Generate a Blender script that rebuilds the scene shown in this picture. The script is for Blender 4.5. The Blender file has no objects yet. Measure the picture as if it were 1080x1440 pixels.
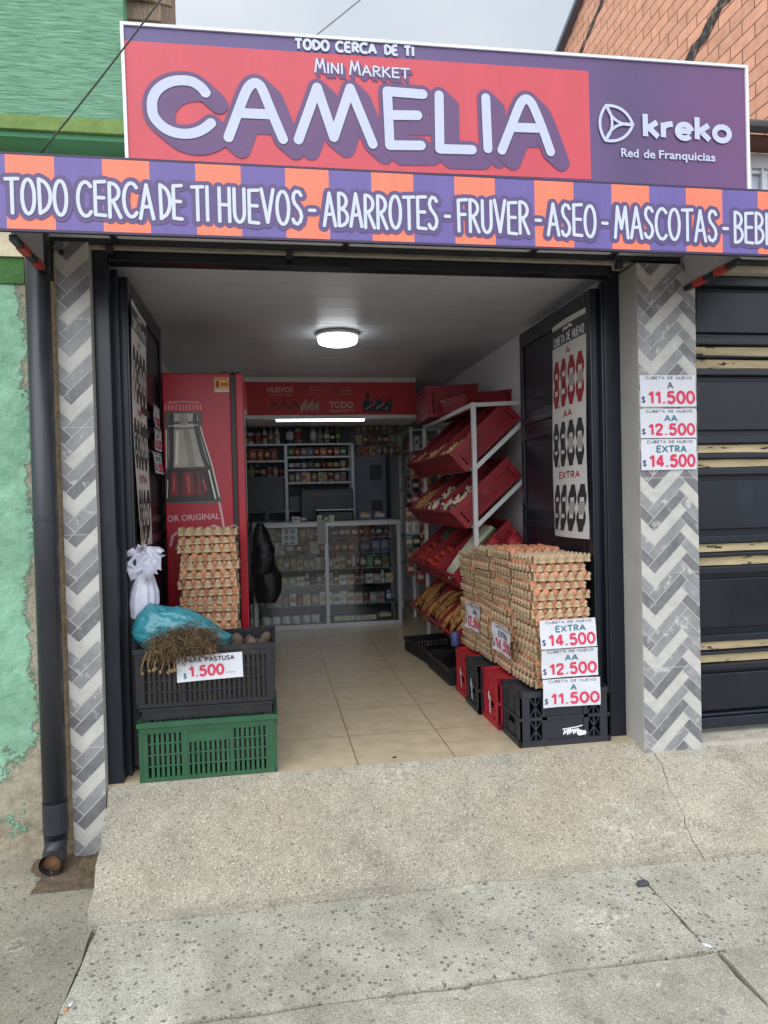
import bpy, bmesh, math, random
from mathutils import Vector, Matrix, noise as mnoise
random.seed(7)
R = math.radians
SC = bpy.context.scene
COL = SC.collection

# ------------------------------------------------------------ camera
cam = bpy.data.cameras.new('camera'); camo = bpy.data.objects.new('camera', cam); COL.objects.link(camo)
_a, _b, _c = -0.158885608, -0.0196673539, 0.0238517262
_r = Matrix.Rotation(_a, 3, 'Z') @ Matrix.Rotation(_b, 3, 'X') @ Matrix.Rotation(_c, 3, 'Y')
_r = _r @ Matrix(((1, 0, 0), (0, 0, -1), (0, 1, 0)))
camo.matrix_world = Matrix.Translation((0, -3.2086, 1.22)) @ _r.to_4x4()
cam.sensor_fit = 'HORIZONTAL'; cam.sensor_width = 36; cam.lens = 36 * 998.9 / 1080
cam.clip_start = 0.05; cam.clip_end = 500
SC.camera = camo
SC.render.engine = 'CYCLES'
try:
    SC.cycles.use_denoising = True
    SC.cycles.max_bounces = 8
    SC.cycles.transparent_max_bounces = 12
except Exception: pass
# ------------------------------------------------------------ world, sun, exposure
SUN_EL, SUN_AZ = R(42), R(205)
W = bpy.data.worlds.new('World'); SC.world = W; W.use_nodes = True
n = W.node_tree.nodes; l = W.node_tree.links; n.clear()
wo = n.new('ShaderNodeOutputWorld'); bg = n.new('ShaderNodeBackground'); bg.inputs[1].default_value = 0.1
sk = n.new('ShaderNodeTexSky'); sk.sky_type = 'NISHITA'; sk.sun_disc = False
sk.sun_elevation = SUN_EL; sk.sun_rotation = SUN_AZ; sk.air_density = 1.0; sk.dust_density = 2.0
tc = n.new('ShaderNodeTexCoord'); nz = n.new('ShaderNodeTexNoise'); nz.inputs['Scale'].default_value = 2.6; nz.inputs['Detail'].default_value = 5
rp = n.new('ShaderNodeValToRGB'); rp.color_ramp.elements[0].position = .3; rp.color_ramp.elements[1].position = .72
rp.color_ramp.elements[0].color = (5.6, 6.5, 7.5, 1); rp.color_ramp.elements[1].color = (8.6, 9.0, 9.5, 1)
mx = n.new('ShaderNodeMixRGB'); mx.inputs[0].default_value = .88
l.new(tc.outputs['Generated'], nz.inputs['Vector']); l.new(nz.outputs['Fac'], rp.inputs[0])
# the overcast is brighter round the hidden sun, behind the camera
vd = n.new('ShaderNodeVectorMath'); vd.operation = 'DOT_PRODUCT'; l.new(tc.outputs['Generated'], vd.inputs[0])
vd.inputs[1].default_value = (math.sin(SUN_AZ) * math.cos(SUN_EL), math.cos(SUN_AZ) * math.cos(SUN_EL), math.sin(SUN_EL))
mr = n.new('ShaderNodeMapRange'); mr.inputs[1].default_value = -.2; mr.inputs[2].default_value = 1; mr.inputs[3].default_value = .86; mr.inputs[4].default_value = 2.1; l.new(vd.outputs['Value'], mr.inputs[0])
mg = n.new('ShaderNodeVectorMath'); mg.operation = 'SCALE'; l.new(rp.outputs[0], mg.inputs[0]); l.new(mr.outputs[0], mg.inputs[3])
l.new(sk.outputs[0], mx.inputs[1]); l.new(mg.outputs[0], mx.inputs[2]); l.new(mx.outputs[0], bg.inputs[0]); l.new(bg.outputs[0], wo.inputs[0])
sun = bpy.data.lights.new('sun', 'SUN'); sun.energy = 1.4; sun.angle = R(70); sun.color = (1, .97, .92)
suno = bpy.data.objects.new('sun', sun); COL.objects.link(suno)
_d = Vector((math.sin(SUN_AZ) * math.cos(SUN_EL), math.cos(SUN_AZ) * math.cos(SUN_EL), math.sin(SUN_EL)))
suno.rotation_euler = _d.to_track_quat('Z', 'Y').to_euler()
SC.view_settings.view_transform = 'Standard'; SC.view_settings.look = 'None'
SC.view_settings.gamma = 1; SC.view_settings.exposure = 0.3

# ------------------------------------------------------------ materials
def lin(r, g, b):
    f = lambda c: (c / 255 / 12.92) if c <= 10 else ((c / 255 + .055) / 1.055) ** 2.4
    return (f(r), f(g), f(b))
MATS = {}
def mat(name, col, rough=.6, var=.1, scale=6.0, bump=0.0, bscale=40.0, metal=0.0, spec=.5, col2=None, c2pos=(.55, .65), c2scale=3.0, alpha=1.0, trans=0.0, sub=None, stretch=(1, 1, 1), rvar=0.0, randv=0.0):
    if name in MATS: return MATS[name]
    m = bpy.data.materials.new(name); m.use_nodes = True
    nt = m.node_tree; N = nt.nodes; L = nt.links
    b = N['Principled BSDF']
    b.inputs['Roughness'].default_value = rough; b.inputs['Metallic'].default_value = metal
    b.inputs['Specular IOR Level'].default_value = spec; b.inputs['Alpha'].default_value = alpha
    if trans: b.inputs['Transmission Weight'].default_value = trans
    t = N.new('ShaderNodeTexCoord'); mp = N.new('ShaderNodeMapping'); mp.inputs['Scale'].default_value = stretch
    L.new(t.outputs['Object'], mp.inputs['Vector'])
    nz = N.new('ShaderNodeTexNoise'); nz.inputs['Scale'].default_value = scale; nz.inputs['Detail'].default_value = 7; nz.inputs['Roughness'].default_value = .62
    L.new(mp.outputs[0], nz.inputs['Vector'])
    cr = N.new('ShaderNodeValToRGB'); e = cr.color_ramp.elements
    e[0].position = .3; e[1].position = .7
    e[0].color = tuple(min(1, c * (1 - var)) for c in col) + (1,); e[1].color = tuple(min(1, c * (1 + var)) for c in col) + (1,)
    L.new(nz.outputs['Fac'], cr.inputs[0]); out = cr.outputs[0]
    if col2:
        n2 = N.new('ShaderNodeTexNoise'); n2.inputs['Scale'].default_value = c2scale; n2.inputs['Detail'].default_value = 8; n2.inputs['Roughness'].default_value = .65
        L.new(mp.outputs[0], n2.inputs['Vector'])
        r2 = N.new('ShaderNodeValToRGB'); r2.color_ramp.elements[0].position = c2pos[0]; r2.color_ramp.elements[1].position = c2pos[1]
        L.new(n2.outputs['Fac'], r2.inputs[0])
        x = N.new('ShaderNodeMixRGB'); x.inputs[2].default_value = tuple(col2) + (1,)
        L.new(r2.outputs[0], x.inputs[0]); L.new(out, x.inputs[1]); out = x.outputs[0]
    if randv:
        oi = N.new('ShaderNodeObjectInfo'); mr = N.new('ShaderNodeMapRange'); mr.inputs[3].default_value = 1 - randv; mr.inputs[4].default_value = 1 + randv
        L.new(oi.outputs['Random'], mr.inputs[0]); hv = N.new('ShaderNodeHueSaturation'); L.new(mr.outputs[0], hv.inputs['Value']); L.new(out, hv.inputs['Color']); out = hv.outputs[0]
    L.new(out, b.inputs['Base Color'])
    if rvar:
        mr = N.new('ShaderNodeMapRange'); mr.inputs[3].default_value = max(0.02, rough - rvar); mr.inputs[4].default_value = min(1, rough + rvar)
        L.new(nz.outputs['Fac'], mr.inputs[0]); L.new(mr.outputs[0], b.inputs['Roughness'])
    if bump:
        n3 = N.new('ShaderNodeTexNoise'); n3.inputs['Scale'].default_value = bscale; n3.inputs['Detail'].default_value = 6
        L.new(mp.outputs[0], n3.inputs['Vector'])
        bp = N.new('ShaderNodeBump'); bp.inputs['Strength'].default_value = min(1, bump); bp.inputs['Distance'].default_value = .01
        L.new(n3.outputs['Fac'], bp.inputs['Height']); L.new(bp.outputs[0], b.inputs['Normal'])
    MATS[name] = m; return m
def emit(name, col, s):
    m = bpy.data.materials.new(name); m.use_nodes = True; N = m.node_tree.nodes; b = N['Principled BSDF']
    b.inputs['Base Color'].default_value = (.8, .8, .8, 1); b.inputs['Emission Color'].default_value = tuple(col) + (1,); b.inputs['Emission Strength'].default_value = s
    return m
def glassmat(name, tint=(.9, .95, .95), refl=.09):
    m = bpy.data.materials.new(name); m.use_nodes = True; nt = m.node_tree; N = nt.nodes; L = nt.links; N.clear()
    o = N.new('ShaderNodeOutputMaterial'); t = N.new('ShaderNodeBsdfTransparent'); t.inputs[0].default_value = tuple(tint) + (1,)
    g = N.new('ShaderNodeBsdfGlossy'); g.inputs['Roughness'].default_value = .04
    mx = N.new('ShaderNodeMixShader'); lw = N.new('ShaderNodeFresnel'); lw.inputs[0].default_value = 1.5
    ad = N.new('ShaderNodeMath'); ad.operation = 'ADD'; ad.inputs[1].default_value = refl - .04
    L.new(lw.outputs[0], ad.inputs[0]); L.new(ad.outputs[0], mx.inputs[0]); L.new(t.outputs[0], mx.inputs[1]); L.new(g.outputs[0], mx.inputs[2]); L.new(mx.outputs[0], o.inputs[0])
    return m
def concrete(name, base, peb, pebscale, peblo, fine=140, patch=None, bump=.5):
    """cast concrete with exposed aggregate: fine grain, dark and pale pebbles, broad stains"""
    m = bpy.data.materials.new(name); m.use_nodes = True; nt = m.node_tree; N = nt.nodes; L = nt.links; b = N['Principled BSDF']
    b.inputs['Roughness'].default_value = .9; b.inputs['Specular IOR Level'].default_value = .25
    t = N.new('ShaderNodeTexCoord').outputs['Object']
    def noise(s, d=6, r=.6):
        q = N.new('ShaderNodeTexNoise'); q.inputs['Scale'].default_value = s; q.inputs['Detail'].default_value = d; q.inputs['Roughness'].default_value = r; L.new(t, q.inputs['Vector']); return q.outputs['Fac']
    def ramp(x, p0, p1, c0=(0, 0, 0), c1=(1, 1, 1)):
        q = N.new('ShaderNodeValToRGB'); q.color_ramp.elements[0].position = p0; q.color_ramp.elements[1].position = p1
        q.color_ramp.elements[0].color = tuple(c0) + (1,); q.color_ramp.elements[1].color = tuple(c1) + (1,); L.new(x, q.inputs[0]); return q.outputs[0]
    def mix(f, a, c2, mode='MIX'):
        q = N.new('ShaderNodeMixRGB'); q.blend_type = mode
        if isinstance(f, float): q.inputs[0].default_value = f
        else: L.new(f, q.inputs[0])
        L.new(a, q.inputs[1])
        if isinstance(c2, tuple): q.inputs[2].default_value = c2 + (1,)
        else: L.new(c2, q.inputs[2])
        return q.outputs[0]
    c = ramp(noise(2.2), .3, .7, tuple(x * .74 for x in base), tuple(min(1, x * 1.18) for x in base))
    c = mix(1.0, c, ramp(noise(.9, 9, .72), .38, .56, (.80, .79, .77), (1.05, 1.05, 1.05)), 'MULTIPLY')
    if patch: c = mix(ramp(noise(1.1, 4), .45, .68), c, patch)
    c = mix(1.0, c, ramp(noise(fine, 3, .8), .3, .7, (.48, .46, .43), (1.36, 1.36, 1.36)), 'MULTIPLY')
    c = mix(1.0, c, ramp(noise(9, 6, .7), .3, .72, (.84, .83, .8), (1.1, 1.1, 1.1)), 'MULTIPLY')
    # ragged outlines: the cells are looked up through a little turbulence
    tn = N.new('ShaderNodeTexNoise'); tn.inputs['Scale'].default_value = pebscale * 1.6; tn.inputs['Detail'].default_value = 3; L.new(t, tn.inputs['Vector'])
    ts = N.new('ShaderNodeVectorMath'); ts.operation = 'SCALE'; ts.inputs[3].default_value = .55 / pebscale; L.new(tn.outputs['Color'], ts.inputs[0])
    ta = N.new('ShaderNodeVectorMath'); ta.operation = 'ADD'; L.new(t, ta.inputs[0]); L.new(ts.outputs[0], ta.inputs[1]); tt = ta.outputs[0]
    sc = N.new('ShaderNodeMath'); sc.operation = 'MULTIPLY'; L.new(ramp(noise(2.9, 3), .56, .68), sc.inputs[0]); L.new(ramp(noise(34, 6, .75), .48, .6), sc.inputs[1])
    sm = N.new('ShaderNodeMath'); sm.operation = 'MULTIPLY'; sm.inputs[1].default_value = .55; L.new(sc.outputs[0], sm.inputs[0]); c = mix(sm.outputs[0], c, tuple(min(1, x * 1.45) for x in base))
    v = N.new('ShaderNodeTexVoronoi'); v.inputs['Scale'].default_value = pebscale; L.new(tt, v.inputs['Vector'])
    sp = N.new('ShaderNodeSeparateColor'); L.new(v.outputs['Color'], sp.inputs[0])
    # only some cells are pebbles, each of its own radius
    rad = N.new('ShaderNodeMapRange'); rad.inputs[1].default_value = peblo; rad.inputs[2].default_value = 1; rad.inputs[3].default_value = 0; rad.inputs[4].default_value = .55; L.new(sp.outputs[0], rad.inputs[0])
    lt = N.new('ShaderNodeMath'); lt.operation = 'LESS_THAN'; L.new(v.outputs['Distance'], lt.inputs[0]); L.new(rad.outputs[0], lt.inputs[1])
    pc = ramp(sp.outputs[1], 0, 1, tuple(x * .6 for x in peb), tuple(min(1, x * 2.2) for x in peb))
    f = N.new('ShaderNodeMath'); f.operation = 'MULTIPLY'; f.inputs[1].default_value = .75; L.new(lt.outputs[0], f.inputs[0])
    c = mix(f.outputs[0], c, pc)
    v3 = N.new('ShaderNodeTexVoronoi'); v3.inputs['Scale'].default_value = pebscale * 2.3; L.new(tt, v3.inputs['Vector'])
    s3 = N.new('ShaderNodeSeparateColor'); L.new(v3.outputs['Color'], s3.inputs[0])
    r3 = N.new('ShaderNodeMapRange'); r3.inputs[1].default_value = peblo - .05; r3.inputs[2].default_value = 1; r3.inputs[3].default_value = 0; r3.inputs[4].default_value = .5; L.new(s3.outputs[0], r3.inputs[0])
    l3 = N.new('ShaderNodeMath'); l3.operation = 'LESS_THAN'; L.new(v3.outputs['Distance'], l3.inputs[0]); L.new(r3.outputs[0], l3.inputs[1])
    f3 = N.new('ShaderNodeMath'); f3.operation = 'MULTIPLY'; f3.inputs[1].default_value = .72; L.new(l3.outputs[0], f3.inputs[0])
    c = mix(f3.outputs[0], c, ramp(s3.outputs[1], 0, 1, tuple(x * .8 for x in peb), tuple(min(1, x * 5) for x in peb)))
    v2 = N.new('ShaderNodeTexVoronoi'); v2.inputs['Scale'].default_value = fine * 1.3; L.new(t, v2.inputs['Vector'])
    sp2 = N.new('ShaderNodeSeparateColor'); L.new(v2.outputs['Color'], sp2.inputs[0])
    c = mix(1.0, c, ramp(sp2.outputs[2], 0, 1, (.78, .77, .75), (1.2, 1.2, 1.18)), 'MULTIPLY')
    L.new(c, b.inputs['Base Color'])
    bp = N.new('ShaderNodeBump'); bp.inputs['Strength'].default_value = bump; bp.inputs['Distance'].default_value = .006
    L.new(noise(fine, 4, .7), bp.inputs['Height']); L.new(bp.outputs[0], b.inputs['Normal'])
    return m
def gridmat(name, base, mortar, w, h, off, mort, rough=.4, offset=0.0, axes='XY', bump=.3, var=.06, spots=None, spec=.5):
    """bricks or floor tiles from a brick texture laid over object coordinates"""
    m = bpy.data.materials.new(name); m.use_nodes = True; nt = m.node_tree; N = nt.nodes; L = nt.links; b = N['Principled BSDF']
    b.inputs['Roughness'].default_value = rough; b.inputs['Specular IOR Level'].default_value = spec
    t = N.new('ShaderNodeTexCoord').outputs['Object']; s = N.new('ShaderNodeSeparateXYZ'); L.new(t, s.inputs[0]); c = N.new('ShaderNodeCombineXYZ')
    ad = []
    for k, ax in enumerate(axes):
        q = N.new('ShaderNodeMath'); q.operation = 'ADD'; q.inputs[1].default_value = off[k]; L.new(s.outputs['XYZ'.index(ax)], q.inputs[0]); o_ = q.outputs[0]
        if axes == 'YZ' and k == 0:      # walls: courses run on round the corner
            q2 = N.new('ShaderNodeMath'); q2.operation = 'ADD'; L.new(o_, q2.inputs[0]); L.new(s.outputs[0], q2.inputs[1]); o_ = q2.outputs[0]
        L.new(o_, c.inputs[k])
    br = N.new('ShaderNodeTexBrick'); br.offset = offset; br.inputs['Scale'].default_value = 1; br.inputs['Brick Width'].default_value = w; br.inputs['Row Height'].default_value = h
    br.inputs['Mortar Size'].default_value = mort; br.inputs['Mortar Smooth'].default_value = .2
    br.inputs['Color1'].default_value = tuple(x * (1 - var) for x in base) + (1,); br.inputs['Color2'].default_value = tuple(x * (1 + var) for x in base) + (1,); br.inputs['Mortar'].default_value = tuple(mortar) + (1,)
    L.new(c.outputs[0], br.inputs['Vector'])
    nz = N.new('ShaderNodeTexNoise'); nz.inputs['Scale'].default_value = 12; nz.inputs['Detail'].default_value = 7; L.new(t, nz.inputs['Vector'])
    r = N.new('ShaderNodeValToRGB'); r.color_ramp.elements[0].position = .3; r.color_ramp.elements[1].position = .7; r.color_ramp.elements[0].color = (.86, .85, .84, 1); r.color_ramp.elements[1].color = (1.1, 1.1, 1.1, 1); L.new(nz.outputs['Fac'], r.inputs[0])
    mm = N.new('ShaderNodeMixRGB'); mm.blend_type = 'MULTIPLY'; mm.inputs[0].default_value = 1; L.new(br.outputs['Color'], mm.inputs[1]); L.new(r.outputs[0], mm.inputs[2]); out = mm.outputs[0]
    if spots:
        n2 = N.new('ShaderNodeTexNoise'); n2.inputs['Scale'].default_value = 1.3; n2.inputs['Detail'].default_value = 6; L.new(t, n2.inputs['Vector'])
        r2 = N.new('ShaderNodeValToRGB'); r2.color_ramp.elements[0].position = .6; r2.color_ramp.elements[1].position = .68; L.new(n2.outputs['Fac'], r2.inputs[0])
        m3 = N.new('ShaderNodeMixRGB'); L.new(r2.outputs[0], m3.inputs[0]); L.new(out, m3.inputs[1]); m3.inputs[2].default_value = tuple(spots) + (1,); out = m3.outputs[0]
    L.new(out, b.inputs['Base Color'])
    bp = N.new('ShaderNodeBump'); bp.inputs['Strength'].default_value = bump; bp.inputs['Distance'].default_value = .004; bp.invert = True; L.new(br.outputs['Fac'], bp.inputs['Height']); L.new(bp.outputs[0], b.inputs['Normal'])
    return m

# ------------------------------------------------------------ mesh builder
class MB:
    def __init__(s): s.v = []; s.f = []; s.m = []; s.mi = 0
    def add(s, vs, fs):
        o = len(s.v); s.v += [tuple(p) for p in vs]
        for f in fs: s.f.append(tuple(o + i for i in f)); s.m.append(s.mi)
    def box(s, x0, x1, y0, y1, z0, z1, M=None):
        vs = [Vector((x, y, z)) for z in (z0, z1) for y in (y0, y1) for x in (x0, x1)]
        if M is not None: vs = [M @ p for p in vs]
        s.add(vs, [(0, 2, 3, 1), (4, 5, 7, 6), (0, 1, 5, 4), (2, 6, 7, 3), (0, 4, 6, 2), (1, 3, 7, 5)]); return s
    def quad(s, *p): s.add(p, [tuple(range(len(p)))]); return s
    def bar(s, p0, p1, w, h, up=(0, 0, 1)):
        p0 = Vector(p0); p1 = Vector(p1); d = (p1 - p0); L = d.length; d.normalize(); u = Vector(up)
        if abs(d.dot(u)) > .95: u = Vector((0, 1, 0))
        x = d.cross(u).normalized(); z = x.cross(d)
        M = Matrix((( x[0], d[0], z[0], p0[0]), (x[1], d[1], z[1], p0[1]), (x[2], d[2], z[2], p0[2]), (0, 0, 0, 1)))
        return s.box(-w / 2, w / 2, 0, L, -h / 2, h / 2, M)
    def tube(s, pts, r, n=8, cap=True):
        pts = [Vector(p) for p in pts]; k = len(pts); rs = r if isinstance(r, (list, tuple)) else [r] * k
        o = len(s.v); ref = Vector((.31, .2, .93))
        for i, p in enumerate(pts):
            d = (pts[min(i + 1, k - 1)] - pts[max(i - 1, 0)]).normalized()
            if abs(d.dot(ref)) > .97: ref = Vector((1, .1, 0))
            a = d.cross(ref).normalized(); b = d.cross(a)
            for j in range(n):
                t = 2 * math.pi * j / n; s.v.append(tuple(p + (a * math.cos(t) + b * math.sin(t)) * rs[i]))
        for i in range(k - 1):
            for j in range(n):
                s.f.append((o + i * n + j, o + i * n + (j + 1) % n, o + (i + 1) * n + (j + 1) % n, o + (i + 1) * n + j)); s.m.append(s.mi)
        if cap:
            s.f.append(tuple(o + j for j in range(n))[::-1]); s.m.append(s.mi); s.f.append(tuple(o + (k - 1) * n + j for j in range(n))); s.m.append(s.mi)
        return s
    def lathe(s, prof, c=(0, 0, 0), n=16):
        o = len(s.v); k = len(prof)
        for r, z in prof:
            for j in range(n):
                t = 2 * math.pi * j / n; s.v.append((c[0] + r * math.cos(t), c[1] + r * math.sin(t), c[2] + z))
        for i in range(k - 1):
            for j in range(n):
                s.f.append((o + i * n + j, o + i * n + (j + 1) % n, o + (i + 1) * n + (j + 1) % n, o + (i + 1) * n + j)); s.m.append(s.mi)
        s.f.append(tuple(o + j for j in range(n))[::-1]); s.m.append(s.mi)
        s.f.append(tuple(o + (k - 1) * n + j for j in range(n))); s.m.append(s.mi); return s
    def ball(s, c, r, nu=12, nv=8, noise=0.0, seed=0):
        rr = random.Random(seed); rx, ry, rz = r if isinstance(r, (tuple, list)) else (r, r, r); o = len(s.v)
        vs = [(c[0], c[1], c[2] - rz)]
        ph = [rr.uniform(0, 6.28) for _ in range(6)]
        for i in range(1, nv):
            a = math.pi * i / nv
            for j in range(nu):
                t = 2 * math.pi * j / nu
                q = 1 + noise * (math.sin(2 * t + ph[0]) * math.sin(a) + .7 * math.sin(3 * t + ph[1] + a * 2) * math.sin(a) + .6 * math.sin(3 * a + ph[2]))
                vs.append((c[0] + rx * q * math.sin(a) * math.cos(t), c[1] + ry * q * math.sin(a) * math.sin(t), c[2] - rz * q * math.cos(a)))
        vs.append((c[0], c[1], c[2] + rz)); fs = []
        for j in range(nu): fs.append((0, 1 + (j + 1) % nu, 1 + j))
        for i in range(nv - 2):
            for j in range(nu): fs.append((1 + i * nu + j, 1 + i * nu + (j + 1) % nu, 1 + (i + 1) * nu + (j + 1) % nu, 1 + (i + 1) * nu + j))
        b = 1 + (nv - 2) * nu
        for j in range(nu): fs.append((b + j, b + (j + 1) % nu, len(vs) - 1))
        s.add(vs, fs); return s
    def grid(s, fn, nu, nv, thick=None):
        o = len(s.v)
        for j in range(nv + 1):
            for i in range(nu + 1): s.v.append(tuple(fn(i / nu, j / nv)))
        for j in range(nv):
            for i in range(nu):
                a = o + j * (nu + 1) + i; s.f.append((a, a + 1, a + nu + 2, a + nu + 1)); s.m.append(s.mi)
        return s
    def mesh(s, name, mats, smooth=False):
        me = bpy.data.meshes.new(name); me.from_pydata(s.v, [], s.f)
        for m in (mats if isinstance(mats, (list, tuple)) else [mats]): me.materials.append(m)
        me.polygons.foreach_set('material_index', s.m)
        if smooth: me.polygons.foreach_set('use_smooth', [True] * len(me.polygons))
        me.update(); return me
    def build(s, name, mats, parent=None, smooth=False, bevel=0, loc=None, rot=None, sharp=None):
        o = bpy.data.objects.new(name, s.mesh(name, mats, smooth)); COL.objects.link(o)
        if parent is not None: o.parent = parent
        if loc is not None: o.location = loc
        if rot is not None: o.rotation_euler = rot
        if bevel:
            b = o.modifiers.new('bevel', 'BEVEL'); b.width = bevel; b.segments = 2; b.limit_method = 'ANGLE'
        return o
def tag(o, label, cat, group=None):
    o['label'] = label; o['category'] = cat
    if group: o['group'] = group
    return o
def thing(name, label, cat, loc=(0, 0, 0), group=None, rot=None):
    o = bpy.data.objects.new(name, None); COL.objects.link(o); o.location = loc; o.empty_display_size = .1
    if rot: o.rotation_euler = rot
    return tag(o, label, cat, group)
def struct(o): o['kind'] = 'structure'; return o
def copy_of(src, loc, rot=None, scale=None, name=None):
    c = src.copy(); COL.objects.link(c); c.location = loc
    if rot is not None: c.rotation_euler = rot
    if scale is not None: c.scale = scale
    return c
def copy_tree(src):
    c = src.copy(); COL.objects.link(c)
    for ch in src.children:
        d = copy_tree(ch); d.parent = c
    return c
ORD = ['first', 'second', 'third', 'fourth', 'fifth', 'sixth', 'seventh', 'eighth', 'ninth', 'tenth', 'eleventh', 'twelfth', 'thirteenth', 'fourteenth', 'fifteenth', 'sixteenth', 'seventeenth', 'eighteenth', 'nineteenth', 'twentieth']
def od(i): return ORD[i] if i < len(ORD) else 'number %d' % (i + 1)

# ------------------------------------------------------------ lettering
_FONT = {}
def font_geo(txt, bold=0.0):
    k = (txt, bold)
    if k in _FONT: return _FONT[k]
    c = bpy.data.curves.new('t', 'FONT'); c.body = txt; c.size = 1; c.offset = bold; c.resolution_u = 3
    o = bpy.data.objects.new('t', c); COL.objects.link(o)
    dg = bpy.context.evaluated_depsgraph_get(); me = bpy.data.meshes.new_from_object(o.evaluated_get(dg))
    vs = [tuple(v.co) for v in me.vertices]; fs = [tuple(p.vertices) for p in me.polygons]
    bpy.data.objects.remove(o); bpy.data.curves.remove(c); bpy.data.meshes.remove(me)
    x0 = min(v[0] for v in vs); x1 = max(v[0] for v in vs); y0 = min(v[1] for v in vs); y1 = max(v[1] for v in vs)
    g = ([((v[0] - x0) / (x1 - x0), (v[1] - y0) / max(1e-6, y1 - y0)) for v in vs], fs); _FONT[k] = g; return g
def put_text(mb, txt, box, P, bold=0.02, d=0.0):
    """box = (u0, u1, v0, v1); P maps (u, v, depth) to a point"""
    vs, fs = font_geo(txt, bold); u0, u1, v0, v1 = box
    mb.add([P(u0 + a * (u1 - u0), v0 + b * (v1 - v0), d) for a, b in vs], fs)
def _arc(cx, cy, rx, ry, a0, a1, n=14): return [(cx + rx * math.cos(R(a0 + (a1 - a0) * i / n)), cy + ry * math.sin(R(a0 + (a1 - a0) * i / n))) for i in range(n + 1)]
HAND = {
 'A': (.62, [[(0, 0), (.3, 1)], [(.3, 1), (.62, 0)], [(.1, .34), (.5, .36)]]),
 'B': (.52, [[(.04, 0), (.04, 1)], [(.04, 1)] + _arc(.1, .76, .36, .24, 80, -80, 8) + [(.08, .52)], [(.08, .52)] + _arc(.1, .26, .42, .26, 80, -80, 8) + [(.04, .0)]]),
 'C': (.6, [_arc(.36, .5, .36, .5, 48, 312, 18)]),
 'D': (.6, [[(.08, 0), (.04, 1)], [(.04, 1)] + _arc(.06, .5, .54, .47, 75, -75, 12) + [(.08, 0)]]),
 'E': (.5, [[(.5, 1), (.04, .98)], [(.04, .98), (.04, .02)], [(.04, .02), (.5, .0)], [(.04, .52), (.44, .52)]]),
 'F': (.5, [[(.52, 1), (.04, .97)], [(.04, .97), (.06, 0)], [(.05, .52), (.42, .53)]]),
 'H': (.58, [[(.04, 1), (.04, 0)], [(.54, 1), (.54, 0)], [(.04, .5), (.54, .5)]]),
 'I': (.12, [[(.06, 1), (.06, 0)]]),
 'K': (.56, [[(.04, 1), (.04, 0)], [(.52, 1), (.06, .45)], [(.16, .55), (.55, 0)]]),
 'M': (.78, [[(.02, 0), (.16, 1)], [(.16, 1), (.38, .3)], [(.38, .3), (.62, 1)], [(.62, 1), (.76, 0)]]),
 'N': (.6, [[(.04, 0), (.04, 1)], [(.04, 1), (.55, 0)], [(.55, 0), (.55, 1)]]),
 'O': (.64, [_arc(.32, .5, .3, .5, 90, 452, 26)]),
 'R': (.54, [[(.04, 0), (.04, 1)], [(.04, 1)] + _arc(.1, .74, .38, .26, 85, -85, 9) + [(.05, .46)], [(.2, .47), (.54, 0)]]),
 'S': (.5, [[(.46, .88), (.36, .98), (.22, 1), (.09, .92), (.05, .78), (.12, .63), (.27, .52), (.41, .4), (.47, .24), (.4, .08), (.25, .0), (.1, .03), (.02, .14)]]),
 'T': (.6, [[(0, .98), (.6, 1)], [(.3, .98), (.3, 0)]]),
 'U': (.58, [[(.04, 1), (.04, .35)] + _arc(.29, .3, .25, .3, 180, 360, 10) + [(.54, 1)]]),
 'V': (.6, [[(0, 1), (.3, 0)], [(.3, 0), (.6, 1)]]),
 '-': (.36, [[(.04, .46), (.32, .46)]]),
 'L': (.5, [[(.05, 1), (.05, .0), (.5, .0)]]), 'P': (.54, [[(.05, 0), (.05, 1)], [(.05, .98), (.3, .98)] + _arc(.3, .74, .22, .24, 80, -80, 8) + [(.05, .48)]]),
 'X': (.6, [[(0, 1), (.6, 0)], [(.6, 1), (0, 0)]]), 'Y': (.6, [[(0, 1), (.3, .45)], [(.6, 1), (.3, .45), (.3, 0)]]),
 '0': (.54, [_arc(.27, .5, .25, .48, 90, 452, 22)]), '1': (.34, [[(.02, .74), (.18, .84), (.27, 1)], [(.27, 1), (.27, 0)]]),
 '2': (.54, [[(.04, .72), (.09, .90), (.26, .98), (.43, .91), (.49, .75), (.42, .56), (.22, .33), (.05, .04)], [(.02, .04), (.52, .04)]]),
 '4': (.58, [[(.40, 0), (.40, 1)], [(.40, .98), (.03, .30)], [(.03, .27), (.58, .27)]]),
 '5': (.54, [[(.50, .96), (.12, .96)], [(.13, .98), (.07, .52)], [(.07, .52), (.17, .61), (.29, .63), (.43, .56), (.50, .40), (.49, .22), (.41, .08), (.27, .02), (.13, .06), (.04, .2)]]),
 '.': (.16, [[(.08, -.02), (.08, .10)]]),
 '$': (.5, [[(.45, .76), (.38, .86), (.25, .88), (.11, .82), (.07, .70), (.14, .57), (.27, .5), (.40, .42), (.45, .28), (.38, .15), (.25, .11), (.11, .14), (.04, .26)], [(.25, 1), (.25, 0)]]),
 'k': (.40, [[(.05, 0), (.05, 1)], [(.36, .66), (.07, .32)], [(.14, .40), (.38, 0)]]), 'r': (.30, [[(.05, 0), (.05, .66)], [(.05, .42), (.13, .57), (.30, .63)]]),
 'e': (.46, [[(.05, .33), (.42, .34)], _arc(.24, .32, .19, .31, 5, 320, 18)]), 'o': (.50, [_arc(.25, .32, .20, .31, 90, 452, 22)]),
}
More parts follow.
